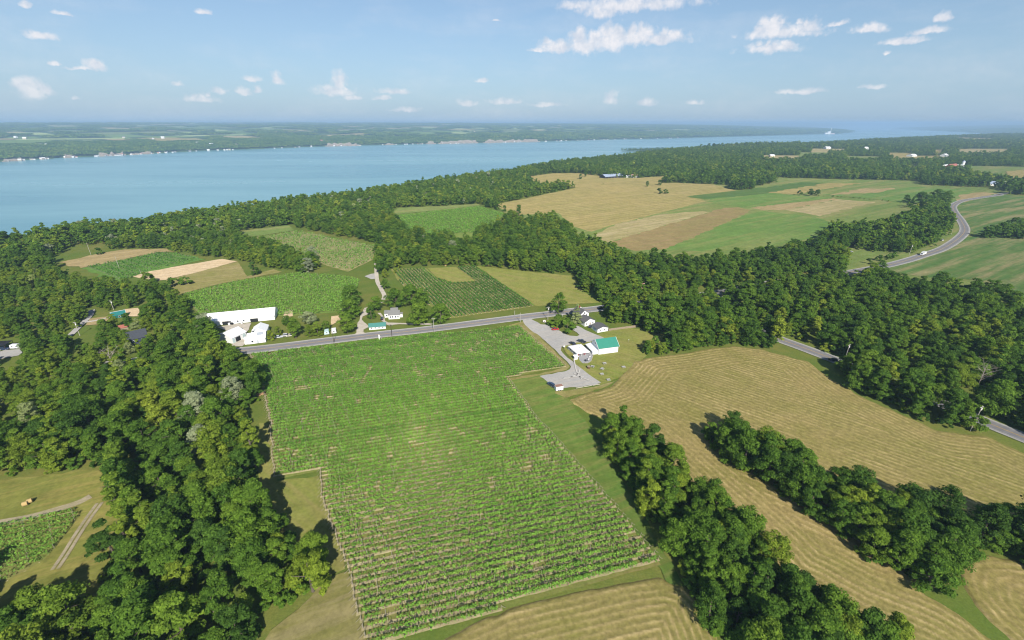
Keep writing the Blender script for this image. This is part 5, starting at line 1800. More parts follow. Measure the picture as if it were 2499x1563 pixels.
# stones edging the patio, tubs, tables
t = empty('stone_edging', (*at('z12', 700, 1330)[:2], .33))
tag(t, 'low curved edging of rough stones along the right side of the patio', 'stone wall')
STONE = plain('grey field stone', (.34, .32, .29), .9, var=.35, scale=3)
ed = spline(poly('z12', [(745, 1245), (730, 1300), (715, 1350), (690, 1420), (650, 1465), (600, 1490), (540, 1490)]), 5)
o_ = np.array(t.location[:2])
for k, q in enumerate(ed[::1]):
    q = q - o_
    r_ = R.uniform(.16, .30)
    MB().prism([(q[0] + r_ * math.cos(a), q[1] + r_ * .8 * math.sin(a), 0) for a in np.arange(6) * math.pi / 3 + k], [(q[0] + r_ * .7 * math.cos(a), q[1] + r_ * .6 * math.sin(a), R.uniform(.22, .42)) for a in np.arange(6) * math.pi / 3 + k]).build('stone', STONE, t)
for k, (px_, py_) in enumerate([(652, 1348), (624, 1408)]):
    q = at('z12', px_, py_)
    t = empty('planter_tub', (q[0], q[1], .33))
    tag(t, ['white planter tub on the patio edge, nearer the barn', 'white planter tub on the patio edge, nearer the lawn'][k], 'planter', 'white tubs on the patio')
    MB().cyl((0, 0, 0), (0, 0, .75), .38, .48, 12).cyl((0, 0, .75), (0, 0, .82), .53, .53, 12).build('tub', TRIMW, t)
    MB().cyl((0, 0, .821), (0, 0, .87), .40, .36, 10).build('soil', VTRUNK, t)
for k, (px_, py_) in enumerate([(560, 1452), (600, 1435)]):
    q = at('z12', px_, py_)
    t = empty('lounge_chair', (q[0], q[1], .33), .5 + k)
    tag(t, ['dark low chair at the lower edge of the patio, left one', 'dark low chair at the lower edge of the patio, right one'][k], 'chair', 'dark chairs on the patio')
    MB().box(-.3, -.3, .3, .3, .35, .38).build('seat', DARK, t)
    MB().prism([(-.3, .35, .3), (.3, .35, .3), (.3, .42, .3), (-.3, .42, .3)], [(-.3, .6, .95), (.3, .6, .95), (.3, .67, .95), (-.3, .67, .95)]).build('backrest', DARK, t)
    for a, b_ in ((-.27, -.27), (.27, -.27), (-.27, .32), (.27, .32)):
        MB().box(a - .03, b_ - .03, 0, a + .03, b_ + .03, .3).build('leg', DARK, t)
q = at('z13', 1212, 895)
t = empty('wooden_bar', (q[0], q[1], .33), .3)
tag(t, 'round brown wooden bar counter with pale top below the patio', 'bar counter')
MB().cyl((0, 0, 0), (0, 0, 1.15), .72, .80, 14).build('counter', plain('brown staves', (.14, .075, .045), .7, var=.3), t)
MB().cyl((0, 0, 1.15), (0, 0, 1.25), .95, .95, 14).build('counter_top', WOOD, t)


def picnic_table(x, y, yaw, label):
    t = empty('picnic_table', (x, y, .33), yaw)
    tag(t, label, 'picnic table', 'picnic tables on the winery lawn')
    for k in range(4):
        MB().box(-.95, -.40 + .205 * k, .70, .95, -.215 + .205 * k, .76).build('plank', GREYW, t)
    for s_ in (-1, 1):
        MB().box(-.95, s_ * .78 - .14, .42, .95, s_ * .78 + .14, .47).build('bench', GREYW, t)
        fr = MB()
        for yy in (-1, 1):
            fr.prism([(s_ * .6 - .04, yy * .75 - .05, 0), (s_ * .6 + .04, yy * .75 - .05, 0), (s_ * .6 + .04, yy * .75 + .05, 0), (s_ * .6 - .04, yy * .75 + .05, 0)],
                     [(s_ * .6 - .04, yy * .2 - .05, .70), (s_ * .6 + .04, yy * .2 - .05, .70), (s_ * .6 + .04, yy * .2 + .05, .70), (s_ * .6 - .04, yy * .2 + .05, .70)])
        fr.box(s_ * .6 - .035, -.85, .36, s_ * .6 + .035, .85, .42)
        fr.build('leg_frame', GREYW, t)


GREYW = plain('silvered grey boards', (.42, .41, .40), .8, var=.2, scale=3)
for k, (px_, py_, yw, lb) in enumerate([(1555, 800, .3, 'grey picnic table on the lawn, nearest the barn'), (1505, 920, .9, 'grey picnic table on the lawn, second below the barn'), (1497, 1032, .25, 'grey picnic table on the lawn, third below the barn'),
                                        (1640, 1158, .3, 'grey picnic table on the lawn, lowest at the hay field edge'), (1968, 880, .3, 'grey picnic table standing alone at right by the hay field'), (1300, 868, -.4, 'grey picnic table beside the round wooden bar')]):
    q = at('z13', px_, py_)
    picnic_table(q[0], q[1], yw, lb)

# houses by the road behind the winery
t, L = building('house', ('z12', 535, 640), ('z12', 770, 588), 'white one-storey house with dark roof in front of the taller white house', 'house')
gable(t, 0, 0, 8, 7.5, 2.9, 1.9, 'y', WHITE, SHING, .35)
window(t, 1.6, 0, 1.0, .8, 1.1, 0)
window(t, 6.3, 0, 1.0, .8, 1.1, 0)
window(t, 0, 3.0, .9, 1.6, 1.1, 3)
door(t, 4.2, 0, .95, 2.05, 0, WOOD)
loc = Vector(t.location)
yw = t.rotation_euler.z
fwd, rgt = Vector((-math.sin(yw), math.cos(yw), 0)), Vector((math.cos(yw), math.sin(yw), 0))
p2 = loc + fwd * 7.9 + rgt * 1.5
t = empty('house', p2, yw)
tag(t, 'taller white two-storey house with dark roof beside the road', 'house')
gable(t, 0, 0, 7, 8.5, 4.9, 2.6, 'y', WHITE, SHING, .4)
window(t, 3.5, 0, 5.0, .9, 1.1, 0)
window(t, 1.8, 0, 3.3, .8, 1.2, 0)
window(t, 5.2, 0, 3.3, .8, 1.2, 0)
window(t, 0, 2.4, 3.1, .9, 1.2, 3)
window(t, 0, 6.0, 3.1, .9, 1.2, 3)
MB().box(3.2, 5.6, 6.6, 3.9, 6.3, 8.5).build('chimney', BRICKC, t)
MB().cyl((5.6, 7.6, 5.9), (5.6, 7.6, 6.4), .12, .12, 6).cyl((5.6, 7.4, 6.5), (5.6, 7.25, 6.6), .38, .30, 10).build('satellite_dish', TRIMW, t)
t, L = building('garage', ('z12', 830, 785), ('z12', 1075, 740), 'low white garage with dark roof and open side beside the board fence', 'garage')
gable(t, 0, 0, 7.7, 7.2, 2.45, 1.15, 'y', WHITE, SHING, .3)
window(t, 2.2, 0, .9, .5, 1.0, 0)
window(t, 5.0, 0, .9, .5, 1.0, 0)
door(t, 0, 3.6, 2.6, 2.1, 3, plain('pale blue door', (.42, .50, .62), .6))

# board fence
A, B = at('z12', 1090, 742), at('z12', 1752, 655)
yaw_ = math.atan2(B[1] - A[1], B[0] - A[0])
Lf = float(np.hypot(*(B - A)[:2]))
t = empty('board_fence', (A[0], A[1], .05), yaw_)
tag(t, 'weathered board fence running from the garage to the wood', 'fence')
nb = int(Lf / .22)
bm_ = MB().box(0, -.012, .05, .20, .012, 1.6).mesh('board')
bm_.materials.append(WOOD)
for k in range(nb):
    o = bpy.data.objects.new('board', bm_)
    COL.objects.link(o)
    o.parent = t
    o.location = (k * .22, R.uniform(-.008, .008), R.uniform(-.04, .04))
for k in range(int(Lf / 2.4) + 1):
    MB().box(k * 2.4 - .05, .05, 0, k * 2.4 + .05, .15, 1.75).build('fence_post', WOOD, t)
MB().box(0, .013, .4, Lf, .05, .5).box(0, .013, 1.2, Lf, .05, 1.3).build('rail', WOOD, t)

# white box trailer and log rail at the lower car park
t, L = building('box_trailer', ('z13', 505, 1397), ('z13', 665, 1370), 'white box trailer with rusty top at the corner of the lower gravel lot', 'trailer', .1)
MB().box(0, 0, .45, 3.8, 2.3, 2.5).build('body', TRIMW, t)
MB().box(.05, .05, 2.501, 3.75, 2.25, 2.56).build('roof', plain('rusty roof sheet', (.30, .17, .12), .8, var=.35), t)
for xx in (1.3, 2.2):
    for yy in (-.12, 2.32):
        MB().cyl((xx, yy, .36), (xx, yy + .22 if yy < 0 else yy - .22 + .1, .36), .36, .36, 12).build('wheel', DARK, t)
MB().box(3.8, 1.05, .5, 4.9, 1.2, .6).build('tow_bar', DARK, t)
A, B = at('z13', 930, 1338), at('z13', 1470, 1248)
for k in range(3):
    p0, p1 = A + (B - A) * (k / 3 + .01), A + (B - A) * ((k + 1) / 3 - .02)
    t = MB().cyl((p0[0], p0[1], .62), (p1[0], p1[1], .60), .16, .13, 8).build('log_barrier', plain('pale bleached log', (.50, .46, .38), .85, var=.2), None)
    tag(t, ['bleached log on the gravel lot edge, nearest the white trailer', 'bleached log in the middle of the gravel lot edge', 'bleached log on the gravel lot edge, nearest the picnic tables'][k], 'log', 'logs along the gravel lot')

# the farm at left of the road
t, L = building('long_barn', ('z9', 230, 715), ('z9', 2315, 502), 'very long white barn with white metal roof behind the farm yard', 'barn', .25)
gable(t, 0, 0, 41.4, 12.6, 3.1, 3.4, 'x', WHITE, WROOF, .35)
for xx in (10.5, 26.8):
    MB().box(xx, -.05, .02, xx + 5.2 if xx < 20 else xx + 4.6, -.01, 2.3).build('bay_shade', DARK, t)  # dark sheet on the closed wall, standing for the shade inside a bay
for xx in (15, 19.5, 23):
    window(t, xx, 0, 1.1, .9, 1.0, 0)
door(t, 41.4, 6, 3.0, 2.6, 1, plain('pale grey door', (.45, .48, .52), .6))
for k, (xx, yy, lb) in enumerate([(14.6, -1.2, 'white tank against the long barn, nearer the shed'), (16.3, -1.0, 'dark bin against the long barn'), (21.8, -1.0, 'white tank against the long barn, nearer the road building')]):
    w_ = t.matrix_world if False else Matrix.Translation(t.location) @ Matrix.Rotation(t.rotation_euler.z, 4, 'Z')
    q = w_ @ Vector((xx, yy, 0))
    e = empty('storage_tank', (q.x, q.y, .25))
    tag(e, lb, 'tank')
    MB().cyl((0, 0, .1), (0, 0, 1.3), .6, .6, 12).cyl((0, 0, 1.3), (0, 0, 1.55), .6, .2, 12).build('tank', DARK if k == 1 else TRIMW, e)
    MB().box(-.65, -.65, 0, .65, .65, .1).build('pallet', WOOD, e)

t, L = building('shed', ('z9', 640, 1120), ('z9', 1070, 1212), 'white shed with two-part white roof beside the farm yard', 'shed', .2)
gable(t, 0, 0, 11.9, 10.0, 3.5, 2.4, 'y', WHITE, WROOFY, .3)
door(t, 11.9, 4.0, 3.2, 2.9, 1, DARK)
door(t, 11.9, 8.2, 2.0, 2.8, 1, plain('pale green door', (.45, .55, .55), .6))
door(t, 11.9, 1.2, 1.6, 2.8, 1, plain('pale green door', (.45, .55, .55), .6))

t, L = building('farm_shop', ('z9', 1530, 1232), ('z9', 2035, 1165), 'white farm building by the road with a grey roof panel', 'building', .2)
gable(t, 0, 0, 9.4, 9.0, 2.9, 2.3, 'x', WHITE, WROOF, .3)
gable(t, 1.0, 9.0, 8.0, 9.5, 3.4, 2.2, 'y', WHITE, WROOFY, .3, wname='rear_wall', rname='rear_roof')
MB().prism([(-1.9, .3, 0), (0, .3, 0), (0, .3, 2.5), (-1.9, .3, 1.9)], [(-1.9, 7.0, 0), (0, 7.0, 0), (0, 7.0, 2.5), (-1.9, 7.0, 1.9)]).build('side_annex', WHITE, t)
sl_ = 2.3 / 4.5
MB().prism([(5.0, 2.2, 2.9 + 2.2 * sl_ + .2), (8.4, 2.2, 2.9 + 2.2 * sl_ + .2), (8.4, 4.1, 2.9 + 4.1 * sl_ + .2), (5.0, 4.1, 2.9 + 4.1 * sl_ + .2)],
           [(5.0, 2.2, 2.9 + 2.2 * sl_ + .32), (8.4, 2.2, 2.9 + 2.2 * sl_ + .32), (8.4, 4.1, 2.9 + 4.1 * sl_ + .32), (5.0, 4.1, 2.9 + 4.1 * sl_ + .32)]).build('roof_panel', plain('grey glazed panel', (.36, .39, .43), .3), t)
d_ = MB().prism([(1.6, 7.6, 4.0), (3.0, 7.6, 4.0), (3.0, 7.6, 5.5), (1.6, 7.6, 5.5)], [(1.6, 9.6, 4.0), (3.0, 9.6, 4.0), (3.0, 9.6, 5.5), (1.6, 9.6, 5.5)]).build('dormer', WHITE, t)
MB().box(1.8, 7.57, 4.3, 2.8, 7.6, 5.3).build('dormer_window', GLASS, d_)
MB().box(-3.4, 6.6, 0, -1.9, 8.6, 1.7).build('lean_to', TRIMW, t)
window(t, 2.4, 0, 1.0, 1.0, 1.1, 0)
window(t, 9.4, 4.5, 1.0, 1.6, 1.2, 1)
door(t, 5.2, 0, 1.0, 2.1, 0, plain('pale grey door', (.45, .48, .52), .6))

# white house with grey roofs, and the long shed with a green roof
t, L = building('house', ('z11', 1010, 560), ('z11', 1265, 545), 'white house with grey roofs and side wings between the farm trees', 'house')
gable(t, 0, 0, 7.3, 5.6, 3.2, 2.0, 'x', WHITE, SHINGL, .35)
gable(t, -2.9, 3.4, 2.9, 5.4, 2.9, 1.2, 'x', WHITE, SHINGL, .25, wname='left_wing_wall', rname='left_wing_roof')
gable(t, 7.35, 2.4, 1.7, 3.0, 2.3, .7, 'x', WHITE, SHINGL, .15, wname='right_wing_wall', rname='right_wing_roof')
gable(t, 1.2, 5.8, 4.4, 4.2, 3.4, 1.6, 'x', WHITE, SHINGL, .3, wname='rear_wall', rname='rear_roof')
for xx in (1.2, 2.8, 4.6, 6.2):
    window(t, xx, 0, 1.0, .7, 1.3, 0)
window(t, -1.5, 3.4, 1.0, .8, 1.1, 0)
t, L = building('long_shed', ('z11', 570, 802), ('z11', 945, 772), 'long low white shed with grey green roof beside the road', 'shed')
gable(t, 0, 0, 10.1, 4.6, 2.0, 1.5, 'x', WHITE, GTEAL, .3)
for k in range(4):
    window(t, 1.5 + k * 2.3, 0, .8, .7, .7, 0)

# barns at the far left
t, L = building('green_barn', ('z3', 1480, 428), ('z3', 1660, 392), 'dark green barn with white trim beside the dirt lane at left', 'barn')
gable(t, 0, 0, 7.2, 4.4, 2.1, 1.9, 'x', DGREEN, GROOF2, .3, trim=TRIMW)
window(t, 3.7, 0, .6, 1.0, .9, 0)
MB().box(-.3, 1.98, 4.15, 7.5, 2.42, 4.22).build('ridge_cap', TRIMW, t)
q = at('z3', 1575, 585)
t = empty('red_roof_shed', (q[0], q[1], .05), math.radians(40))
tag(t, 'small shed with faded red roof among the trees at left', 'shed')
gable(t, 0, 0, 4.6, 3.6, 1.9, 1.2, 'x', WOOD, RUST, .3)
t = empty('blue_barn', (*at('z3', 1715, 805)[:2], .05), math.radians(42))
tag(t, 'dark blue barn with grey roof among the trees at left', 'barn')
gable(t, 0, 0, 9.0, 8.0, 5.0, 3.4, 'x', NAVY, ribbed('blue grey barn shingles', (.055, .062, .075), 1, .35, .9), .4)
window(t, 2.2, 0, 2.9, .8, 1.0, 0)
window(t, 6.4, 0, 2.9, .8, 1.0, 0)
door(t, 9.0, 4, 2.4, 2.6, 1, plain('grey blue door', (.17, .2, .28), .6))

# at the left edge: dark carport, white camper, car
q = at('z14', 20, 1140)
t = empty('carport', (q[0] - 3.2, q[1] + .6, .05), math.radians(10))
tag(t, 'dark roofed carport on posts at the left edge of the photo', 'carport')
MB().prism([(-4, 0, 2.9), (5.0, 0, 2.9), (5.0, 6, 3.3), (-4, 6, 3.3)], [(-4, 0, 3.05), (5.0, 0, 3.05), (5.0, 6, 3.45), (-4, 6, 3.45)]).build('roof', plain('black roofing', (.018, .018, .02), .7), t)
for xx in (-3.8, 4.8):
    for yy in (.2, 5.8):
        MB().box(xx - .1, yy - .1, 0, xx + .1, yy + .1, 2.95).build('post', plain('dark brown post', (.06, .035, .025), .8), t)
q = at('z14', 225, 1095)
t = empty('camper_trailer', (q[0], q[1], .05), math.radians(4))
tag(t, 'white camper trailer parked beside the dark carport at left', 'trailer')
MB().prism([(0, 0, .5), (5.6, 0, .5), (5.6, 2.2, .5), (0, 2.2, .5)], [(.25, .05, 2.55), (5.3, .05, 2.55), (5.3, 2.15, 2.55), (.25, 2.15, 2.55)]).build('body', TRIMW, t)
for xx in (1.4, 3.8):
    window(t, xx, .02, 1.3, .9, .6, 0)
for yy in (.0, 2.05):
    MB().cyl((2.8, yy, .34), (2.8, yy + .18, .34), .34, .34, 10).build('wheel', DARK, t)
MB().box(5.6, 1.0, .5, 6.8, 1.15, .6).build('tow_bar', DARK, t)
q = at('z14', 430, 1085)
t = empty('pallet_stack', (q[0], q[1], .05), .2)
tag(t, 'stack of brown pallets beside the white camper at left', 'pallets')
for k in range(5):
    MB().box(R.uniform(-.08, .08), 0, .14 * k, 1.9, 1.2, .14 * k + .11).build('pallet', WOOD, t)
q = at('z14', 545, 1075)
t = empty('propane_tank', (q[0], q[1], .05), .2)
tag(t, 'white propane tank beside the brown pallets at left', 'tank')
MB().cyl((-.8, 0, .6), (.8, 0, .6), .45, .45, 12).build('tank', TRIMW, t)
for xx in (-.5, .5):
    MB().box(xx - .08, -.3, 0, xx + .08, .3, .3).build('leg', CONC, t)

# two small white trailers under the roadside trees
for k, (px_, py_) in enumerate([(1640, 1285), (1830, 1255)]):
    q = at('z10', px_, py_)
    t = empty('small_trailer', (q[0], q[1], .05), math.radians(20))
    tag(t, ['small pale trailer under the roadside trees, left of the pair', 'small pale trailer under the roadside trees, right of the pair'][k], 'trailer', 'small trailers by the roadside')
    MB().prism([(0, 0, .4), (2.9, 0, .4), (2.9, 4.6, .4), (0, 4.6, .4)], [(.2, .1, 2.2), (2.7, .1, 2.2), (2.7, 4.5, 2.2), (.2, 4.5, 2.2)]).build('body', [plain('pale blue green panels', (.50, .66, .66), .5), TRIMW][k], t)
    window(t, 1.45, .03, 1.2, 1.0, .6, 0)
    for xx in (-.05, 2.75):
        MB().cyl((xx, 2.3, .33), (xx + .2, 2.3, .33), .33, .33, 10).build('wheel', DARK, t)

# far buildings on the plateau
def far_barn(a, b_, D, wh, rh, wall, roof, label, cat='barn', name='barn', ridge='x', win=0):
    t, L = building(name, a, b_, label, cat, .1)
    gable(t, 0, 0, L, D, wh, rh, ridge, wall, roof, .5)
    for k in range(win):
        window(t, L * (k + .5) / win, 0, wh * .35, min(1.6, L / win * .5), wh * .35, 0)
    return t


t = far_barn(('z5', 1785, 474), ('z5', 1925, 464), 22, 4.0, 4.5, DARK, GREYM, 'long open barn with blue grey roof in the pale meadow')  # closed walls coloured near black in place of the shaded open inside
for k in range(8):
    MB().box(k * 9.2 - .2, -.4, 0, k * 9.2 + .2, 0 - .1, 4.0).build('post', WOOD, t)
far_barn(('z5', 1978, 468), ('z5', 2015, 464), 12, 3.5, 3.5, WHITE, PINK, 'small house with pale red roof beside the long grey barn', 'house', 'house', win=3)
far_barn(('z5', 1930, 466), ('z5', 1972, 464), 8, 3.0, 1.5, WHITE, WROOF, 'low white shed between the long grey barn and the red roofed house', 'shed', 'shed', win=2)
far_barn(('z6', 2178, 524), ('z6', 2255, 528), 20, 4.5, 4.0, WHITE, GREYM, 'pale grey shed beside the trees at the far right road', 'shed', 'shed', win=4)
far_barn(('z6', 2262, 520), ('z6', 2305, 520), 12, 4.0, 2.5, WHITE, WROOF, 'small white building right of the pale grey shed', 'shed', 'shed', win=2)
far_barn(('z6', 1862, 412), ('z6', 1898, 408), 14, 6, 6, BRICKC, WROOF, 'red barn with white roof at the left of the distant farm', win=2)
far_barn(('z6', 1912, 416), ('z6', 1962, 410), 18, 8, 7, BRICKC, RUST, 'large red barn in the middle of the distant farm', win=3)
far_barn(('z6', 1965, 412), ('z6', 2000, 406), 22, 7, 5, WHITE, WROOF, 'white barn at the right of the distant red farm', ridge='y', win=2)
q = at('z6', 1985, 398)
t = empty('silo', (q[0], q[1], 0))
tag(t, 'white silo at the distant red farm', 'silo')
MB().cyl((0, 0, 0), (0, 0, 17), 3.6, 3.6, 14).build('tower', TRIMW, t)
MB().cyl((0, 0, 17), (0, 0, 20), 3.6, .6, 14).build('dome', GREYM, t)
far_barn(('z6', 1043, 270), ('z6', 1075, 270), 26, 7, 5, WHITE, WROOF, 'white barn far off in the wooded plateau, left of two', win=3)
far_barn(('z6', 1312, 279), ('z6', 1336, 279), 26, 10, 6, WHITE, WROOF, 'white barn far off in the wooded plateau, right of two', win=3)
far_barn(('z6', 1640, 324), ('z6', 1672, 322), 20, 6, 4, WHITE, WROOF, 'white farm building beside the thin pale field', win=2)
far_barn(('z6', 1872, 324), ('z6', 1892, 322), 18, 6, 5, WHITE, WROOF, 'white house beside the pale field toward the right edge', 'house', 'house', win=2)
far_barn(('z6', 655, 326), ('z6', 685, 326), 16, 6, 4, plain('pale yellow boards', (.62, .55, .38), .7), WROOF, 'pale house in the gap among distant trees', 'house', 'house', win=2)
t = far_barn(('w1', 145, 640), ('w1', 205, 632), 6, 3.2, 2.6, plain('cream boards', (.5, .42, .33), .7), PINK, 'pale roofed house half hidden in the wood behind the road', 'house', 'house', win=2)

# summer cottages along the far shore
COT = [WHITE, WHITE, plain('cream boards', (.60, .54, .42), .7), plain('grey boards', (.40, .41, .42), .7), plain('tan boards', (.50, .38, .28), .7)]
ROOFS = [SHINGL, WROOF, RUST, SHING]
protos = {}


def cottage(x, y, z, yaw, kind, s, label):
    if kind not in protos:
        t = empty('cottage', (0, 0, 0), 0)
        gable(t, -6, -4, 12, 8, 5.0, 3.0, 'x', COT[kind[0]], ROOFS[kind[1]], .5)
        protos[kind] = t
    else:
        t = copy_tree(protos[kind])
    t.location = (x, y, z)
    t.rotation_euler = (0, 0, yaw)
    t.scale = (s, s, s)
    tag(t, label, 'cottage', 'cottages along the far shore')


rc = np.random.default_rng(77)
shore_x = np.concatenate([rc.uniform(8, 130, 12), rc.uniform(95, 115, 3), rc.uniform(150, 182, 6), rc.uniform(225, 360, 22), rc.uniform(370, 420, 8), rc.uniform(430, 560, 10), rc.uniform(640, 860, 14),
                          rc.uniform(900, 1010, 9), rc.uniform(1040, 1120, 9), rc.uniform(1180, 1290, 14), rc.uniform(1310, 1480, 20), rc.uniform(1500, 1600, 6)])
Fs = np.array([px_ for px_ in [0, 150, 300, 480, 600, 750, 900, 1000, 1150, 1300, 1450, 1550, 1700]])
Fy = np.array([383, 374, 367, 357, 353, 347, 343, 341, 338, 334.5, 330, 328, 324])
shore_x.sort()
for i, xx in enumerate(shore_x):
    q = at('d', xx, np.interp(xx, Fs, Fy), -60)
    u_ = np.array([q[0], q[1]]) / np.hypot(q[0], q[1])
    dd = rc.uniform(2, 26)
    p_ = q[:2] + u_ * dd
    far_ = math.hypot(*p_)
    knd = (int(rc.choice(5, p=[.45, .2, .15, .1, .1])), int(rc.choice(4, p=[.45, .3, .1, .15])))
    cottage(p_[0], p_[1], float(max(-59.4, land_h(p_[0:1], p_[1:2])[0] - .3)) + .2, math.atan2(-u_[0], u_[1]) + rc.normal(0, .25), knd, rc.uniform(.65, 1.15), f'waterside cottage on the far shore, {ordinal(i)} from the left edge')
FARMS = [(38, 327), (60, 330), (88, 345), (97, 346), (110, 346), (293, 327), (362, 330), (385, 328), (467, 341), (500, 345), (560, 343), (840, 333), (847, 337), (740, 303), (955, 327), (1030, 322), (1120, 312), (1148, 319), (1240, 313), (1285, 312), (1362, 315),
         (1405, 311), (1520, 318), (1550, 312), (605, 360 - 14), (760, 336), (905, 298), (1440, 306), (430, 308), (1640, 309)]
for i, (xx, yy) in enumerate(FARMS):
    q = on_land(*spx('d', xx, yy))
    if q[2] < -50:
        continue
    cottage(q[0], q[1], float(land_h(q[0:1], q[1:2])[0]) + 2.4, rc.uniform(-.6, .6), (int(rc.choice([0, 0, 2])), int(rc.choice([1, 1, 0, 2]))), rc.uniform(1.3, 2.1), f'white farm building among the fields across the lake, {ordinal(i)} of its row')
# pale bluffs at the water across the lake
M_bluff = field_mat('pale shale bluff', (.42, .33, .28), (.30, .27, .22), (.10, .12, .05), .05, .25, .6, None, .2)
for x0_, x1_, hh in ((5, 60, 14), (95, 120, 10), (150, 185, 20), (230, 300, 22), (305, 365, 16), (768, 850, 26), (905, 935, 14), (1035, 1130, 34), (1140, 1275, 30), (1005, 1030, 22)):
    xs = np.arange(x0_, x1_, 2.0)
    Vb, Fb = [], []
    for k, xx in enumerate(xs):
        q = at('d', xx, np.interp(xx, Fs, Fy), -60)
        u_ = q[:2] / np.hypot(*q[:2])
        h1 = hh * (.35 + .9 * vnoise(xx, 3.0, 7, 4)) * (1 if 2 < k < len(xs) - 3 else .3)
        for f_, zz in ((1, -61), (8, -61 + h1 * .55), (26 + h1 * .4, -61 + h1)):
            p_ = q[:2] + u_ * (f_ + 4 * vnoise(xx, zz, 4, 2))
            Vb.append((p_[0], p_[1], max(zz, float(land_h(p_[0:1], p_[1:2])[0]) + 1.0) if zz > -60.9 else zz))
    Fb = [(3 * k + j, 3 * k + 3 + j, 3 * k + 4 + j, 3 * k + 1 + j) for k in range(len(xs) - 1) for j in range(2)]
    tag(link('shale_bluff', np_mesh('shale_bluff', Vb, Fb), None, [M_bluff]), kind='structure')
# power station on the headland
q = at('d', 1962, 317.3, -60)
t = empty('power_station', (q[0], q[1] + 60, -58), 0)
t.scale = (.5, .5, .45)
tag(t, 'power station with one tall white chimney on the far headland', 'power station')
MB().cyl((40, 0, 0), (40, 0, 235), 11, 7, 12).build('chimney', TRIMW, t)
MB().box(-60, -20, 0, 20, 50, 95).build('boiler_house', TRIMW, t)
MB().box(-150, -20, 0, -60.5, 40, 50).build('turbine_hall', TRIMW, t)
MB().box(60, -10, 0, 190, 40, 32).build('store_hall', plain('pale pink panels', (.62, .5, .48), .7), t)

# ------------------------------------------------------------------ vehicles
TYRE = plain('black tyre rubber', (.02, .02, .02), .9)
RIM = plain('grey wheel rim', (.35, .35, .36), .4)
LAMP = plain('clear headlamp', (.7, .7, .68), .2)
TAIL = plain('red tail lamp', (.35, .02, .02), .3)


def paint(name, c):
    m_, nt_, out_ = new_mat(name)
    b_ = N(nt_, 'ShaderNodeBsdfPrincipled', i_Roughness=.32)
    b_.inputs['Base Color'].default_value = c4(c)
    b_.inputs['Coat Weight'].default_value = .6
    nt_.links.new(b_.outputs[0], out_.inputs[0])
    return m_


def loft(prof, widths, mb_):
    """side profile (x, z) swept across the car, each point with its own half width"""
    n_ = len(prof)
    vs = [(p_[0], -w_, p_[1]) for p_, w_ in zip(prof, widths)] + [(p_[0], w_, p_[1]) for p_, w_ in zip(prof, widths)]
    fs = [tuple(range(n_ - 1, -1, -1)), tuple(range(n_, 2 * n_))] + [(i_, (i_ + 1) % n_, n_ + (i_ + 1) % n_, n_ + i_) for i_ in range(n_)]
    return mb_.face_set(vs, [f[::-1] for f in fs])


def car(x, y, z, yaw, col, label, kind='car'):
    t = empty('parked_' + kind, (x, y, z), yaw)
    tag(t, label, kind)
    pm = paint('car paint ' + label.split()[0], col)
    if kind == 'pickup':
        body = [(-2.7, .45), (2.7, .45), (2.75, .8), (2.6, 1.05), (1.2, 1.12), (-2.7, 1.12)]
        cab = [(1.15, 1.12), (.55, 1.75), (-.75, 1.78), (-1.0, 1.12)]
    elif kind == 'suv':
        body = [(-2.3, .42), (2.3, .42), (2.35, .75), (2.2, 1.0), (1.1, 1.08), (-2.3, 1.08)]
        cab = [(1.05, 1.08), (.35, 1.68), (-1.9, 1.70), (-2.25, 1.08)]
    else:
        body = [(-2.2, .35), (2.2, .35), (2.25, .62), (2.1, .80), (1.0, .92), (-1.6, .95), (-2.2, .88)]
        cab = [(1.0, .92), (.25, 1.42), (-1.05, 1.44), (-1.75, .95)]
    loft(body, [.86] * 2 + [.88] * (len(body) - 2), MB()).build('body', pm, t)
    g_ = loft(cab, [.80, .64, .64, .80], MB()).build('cabin_glass', GLASS, t)
    zt = max(p_[1] for p_ in cab)
    MB().box(cab[2][0] + .02, -.63, zt - .03, cab[1][0] - .02, .63, zt + .04).build('roof', pm, t)
    if kind == 'pickup':
        MB().box(-2.55, -.70, 1.121, -1.1, .70, 1.14).build('load_bed', DARK, t)
    wr = .34 if kind == 'car' else .39
    for xx in (-1.35, 1.4):
        for s_ in (-1, 1):
            w_ = MB().cyl((xx, s_ * .70, wr), (xx, s_ * .90, wr), wr, wr, 14).build('wheel', TYRE, t)
            MB().cyl((xx, s_ * .90, wr), (xx, s_ * .915, wr), wr * .6, wr * .55, 10).build('rim', RIM, w_)
    bx = body[2][0]
    for s_ in (-1, 1):
        MB().box(bx - .12, s_ * .62 - .16, body[2][1] - .05, bx + .02, s_ * .62 + .16, body[2][1] + .12).build('headlight', LAMP, t)
        MB().box(body[0][0] - .03, s_ * .66 - .12, .72, body[0][0] + .04, s_ * .66 + .12, .86).build('tail_light', TAIL, t)


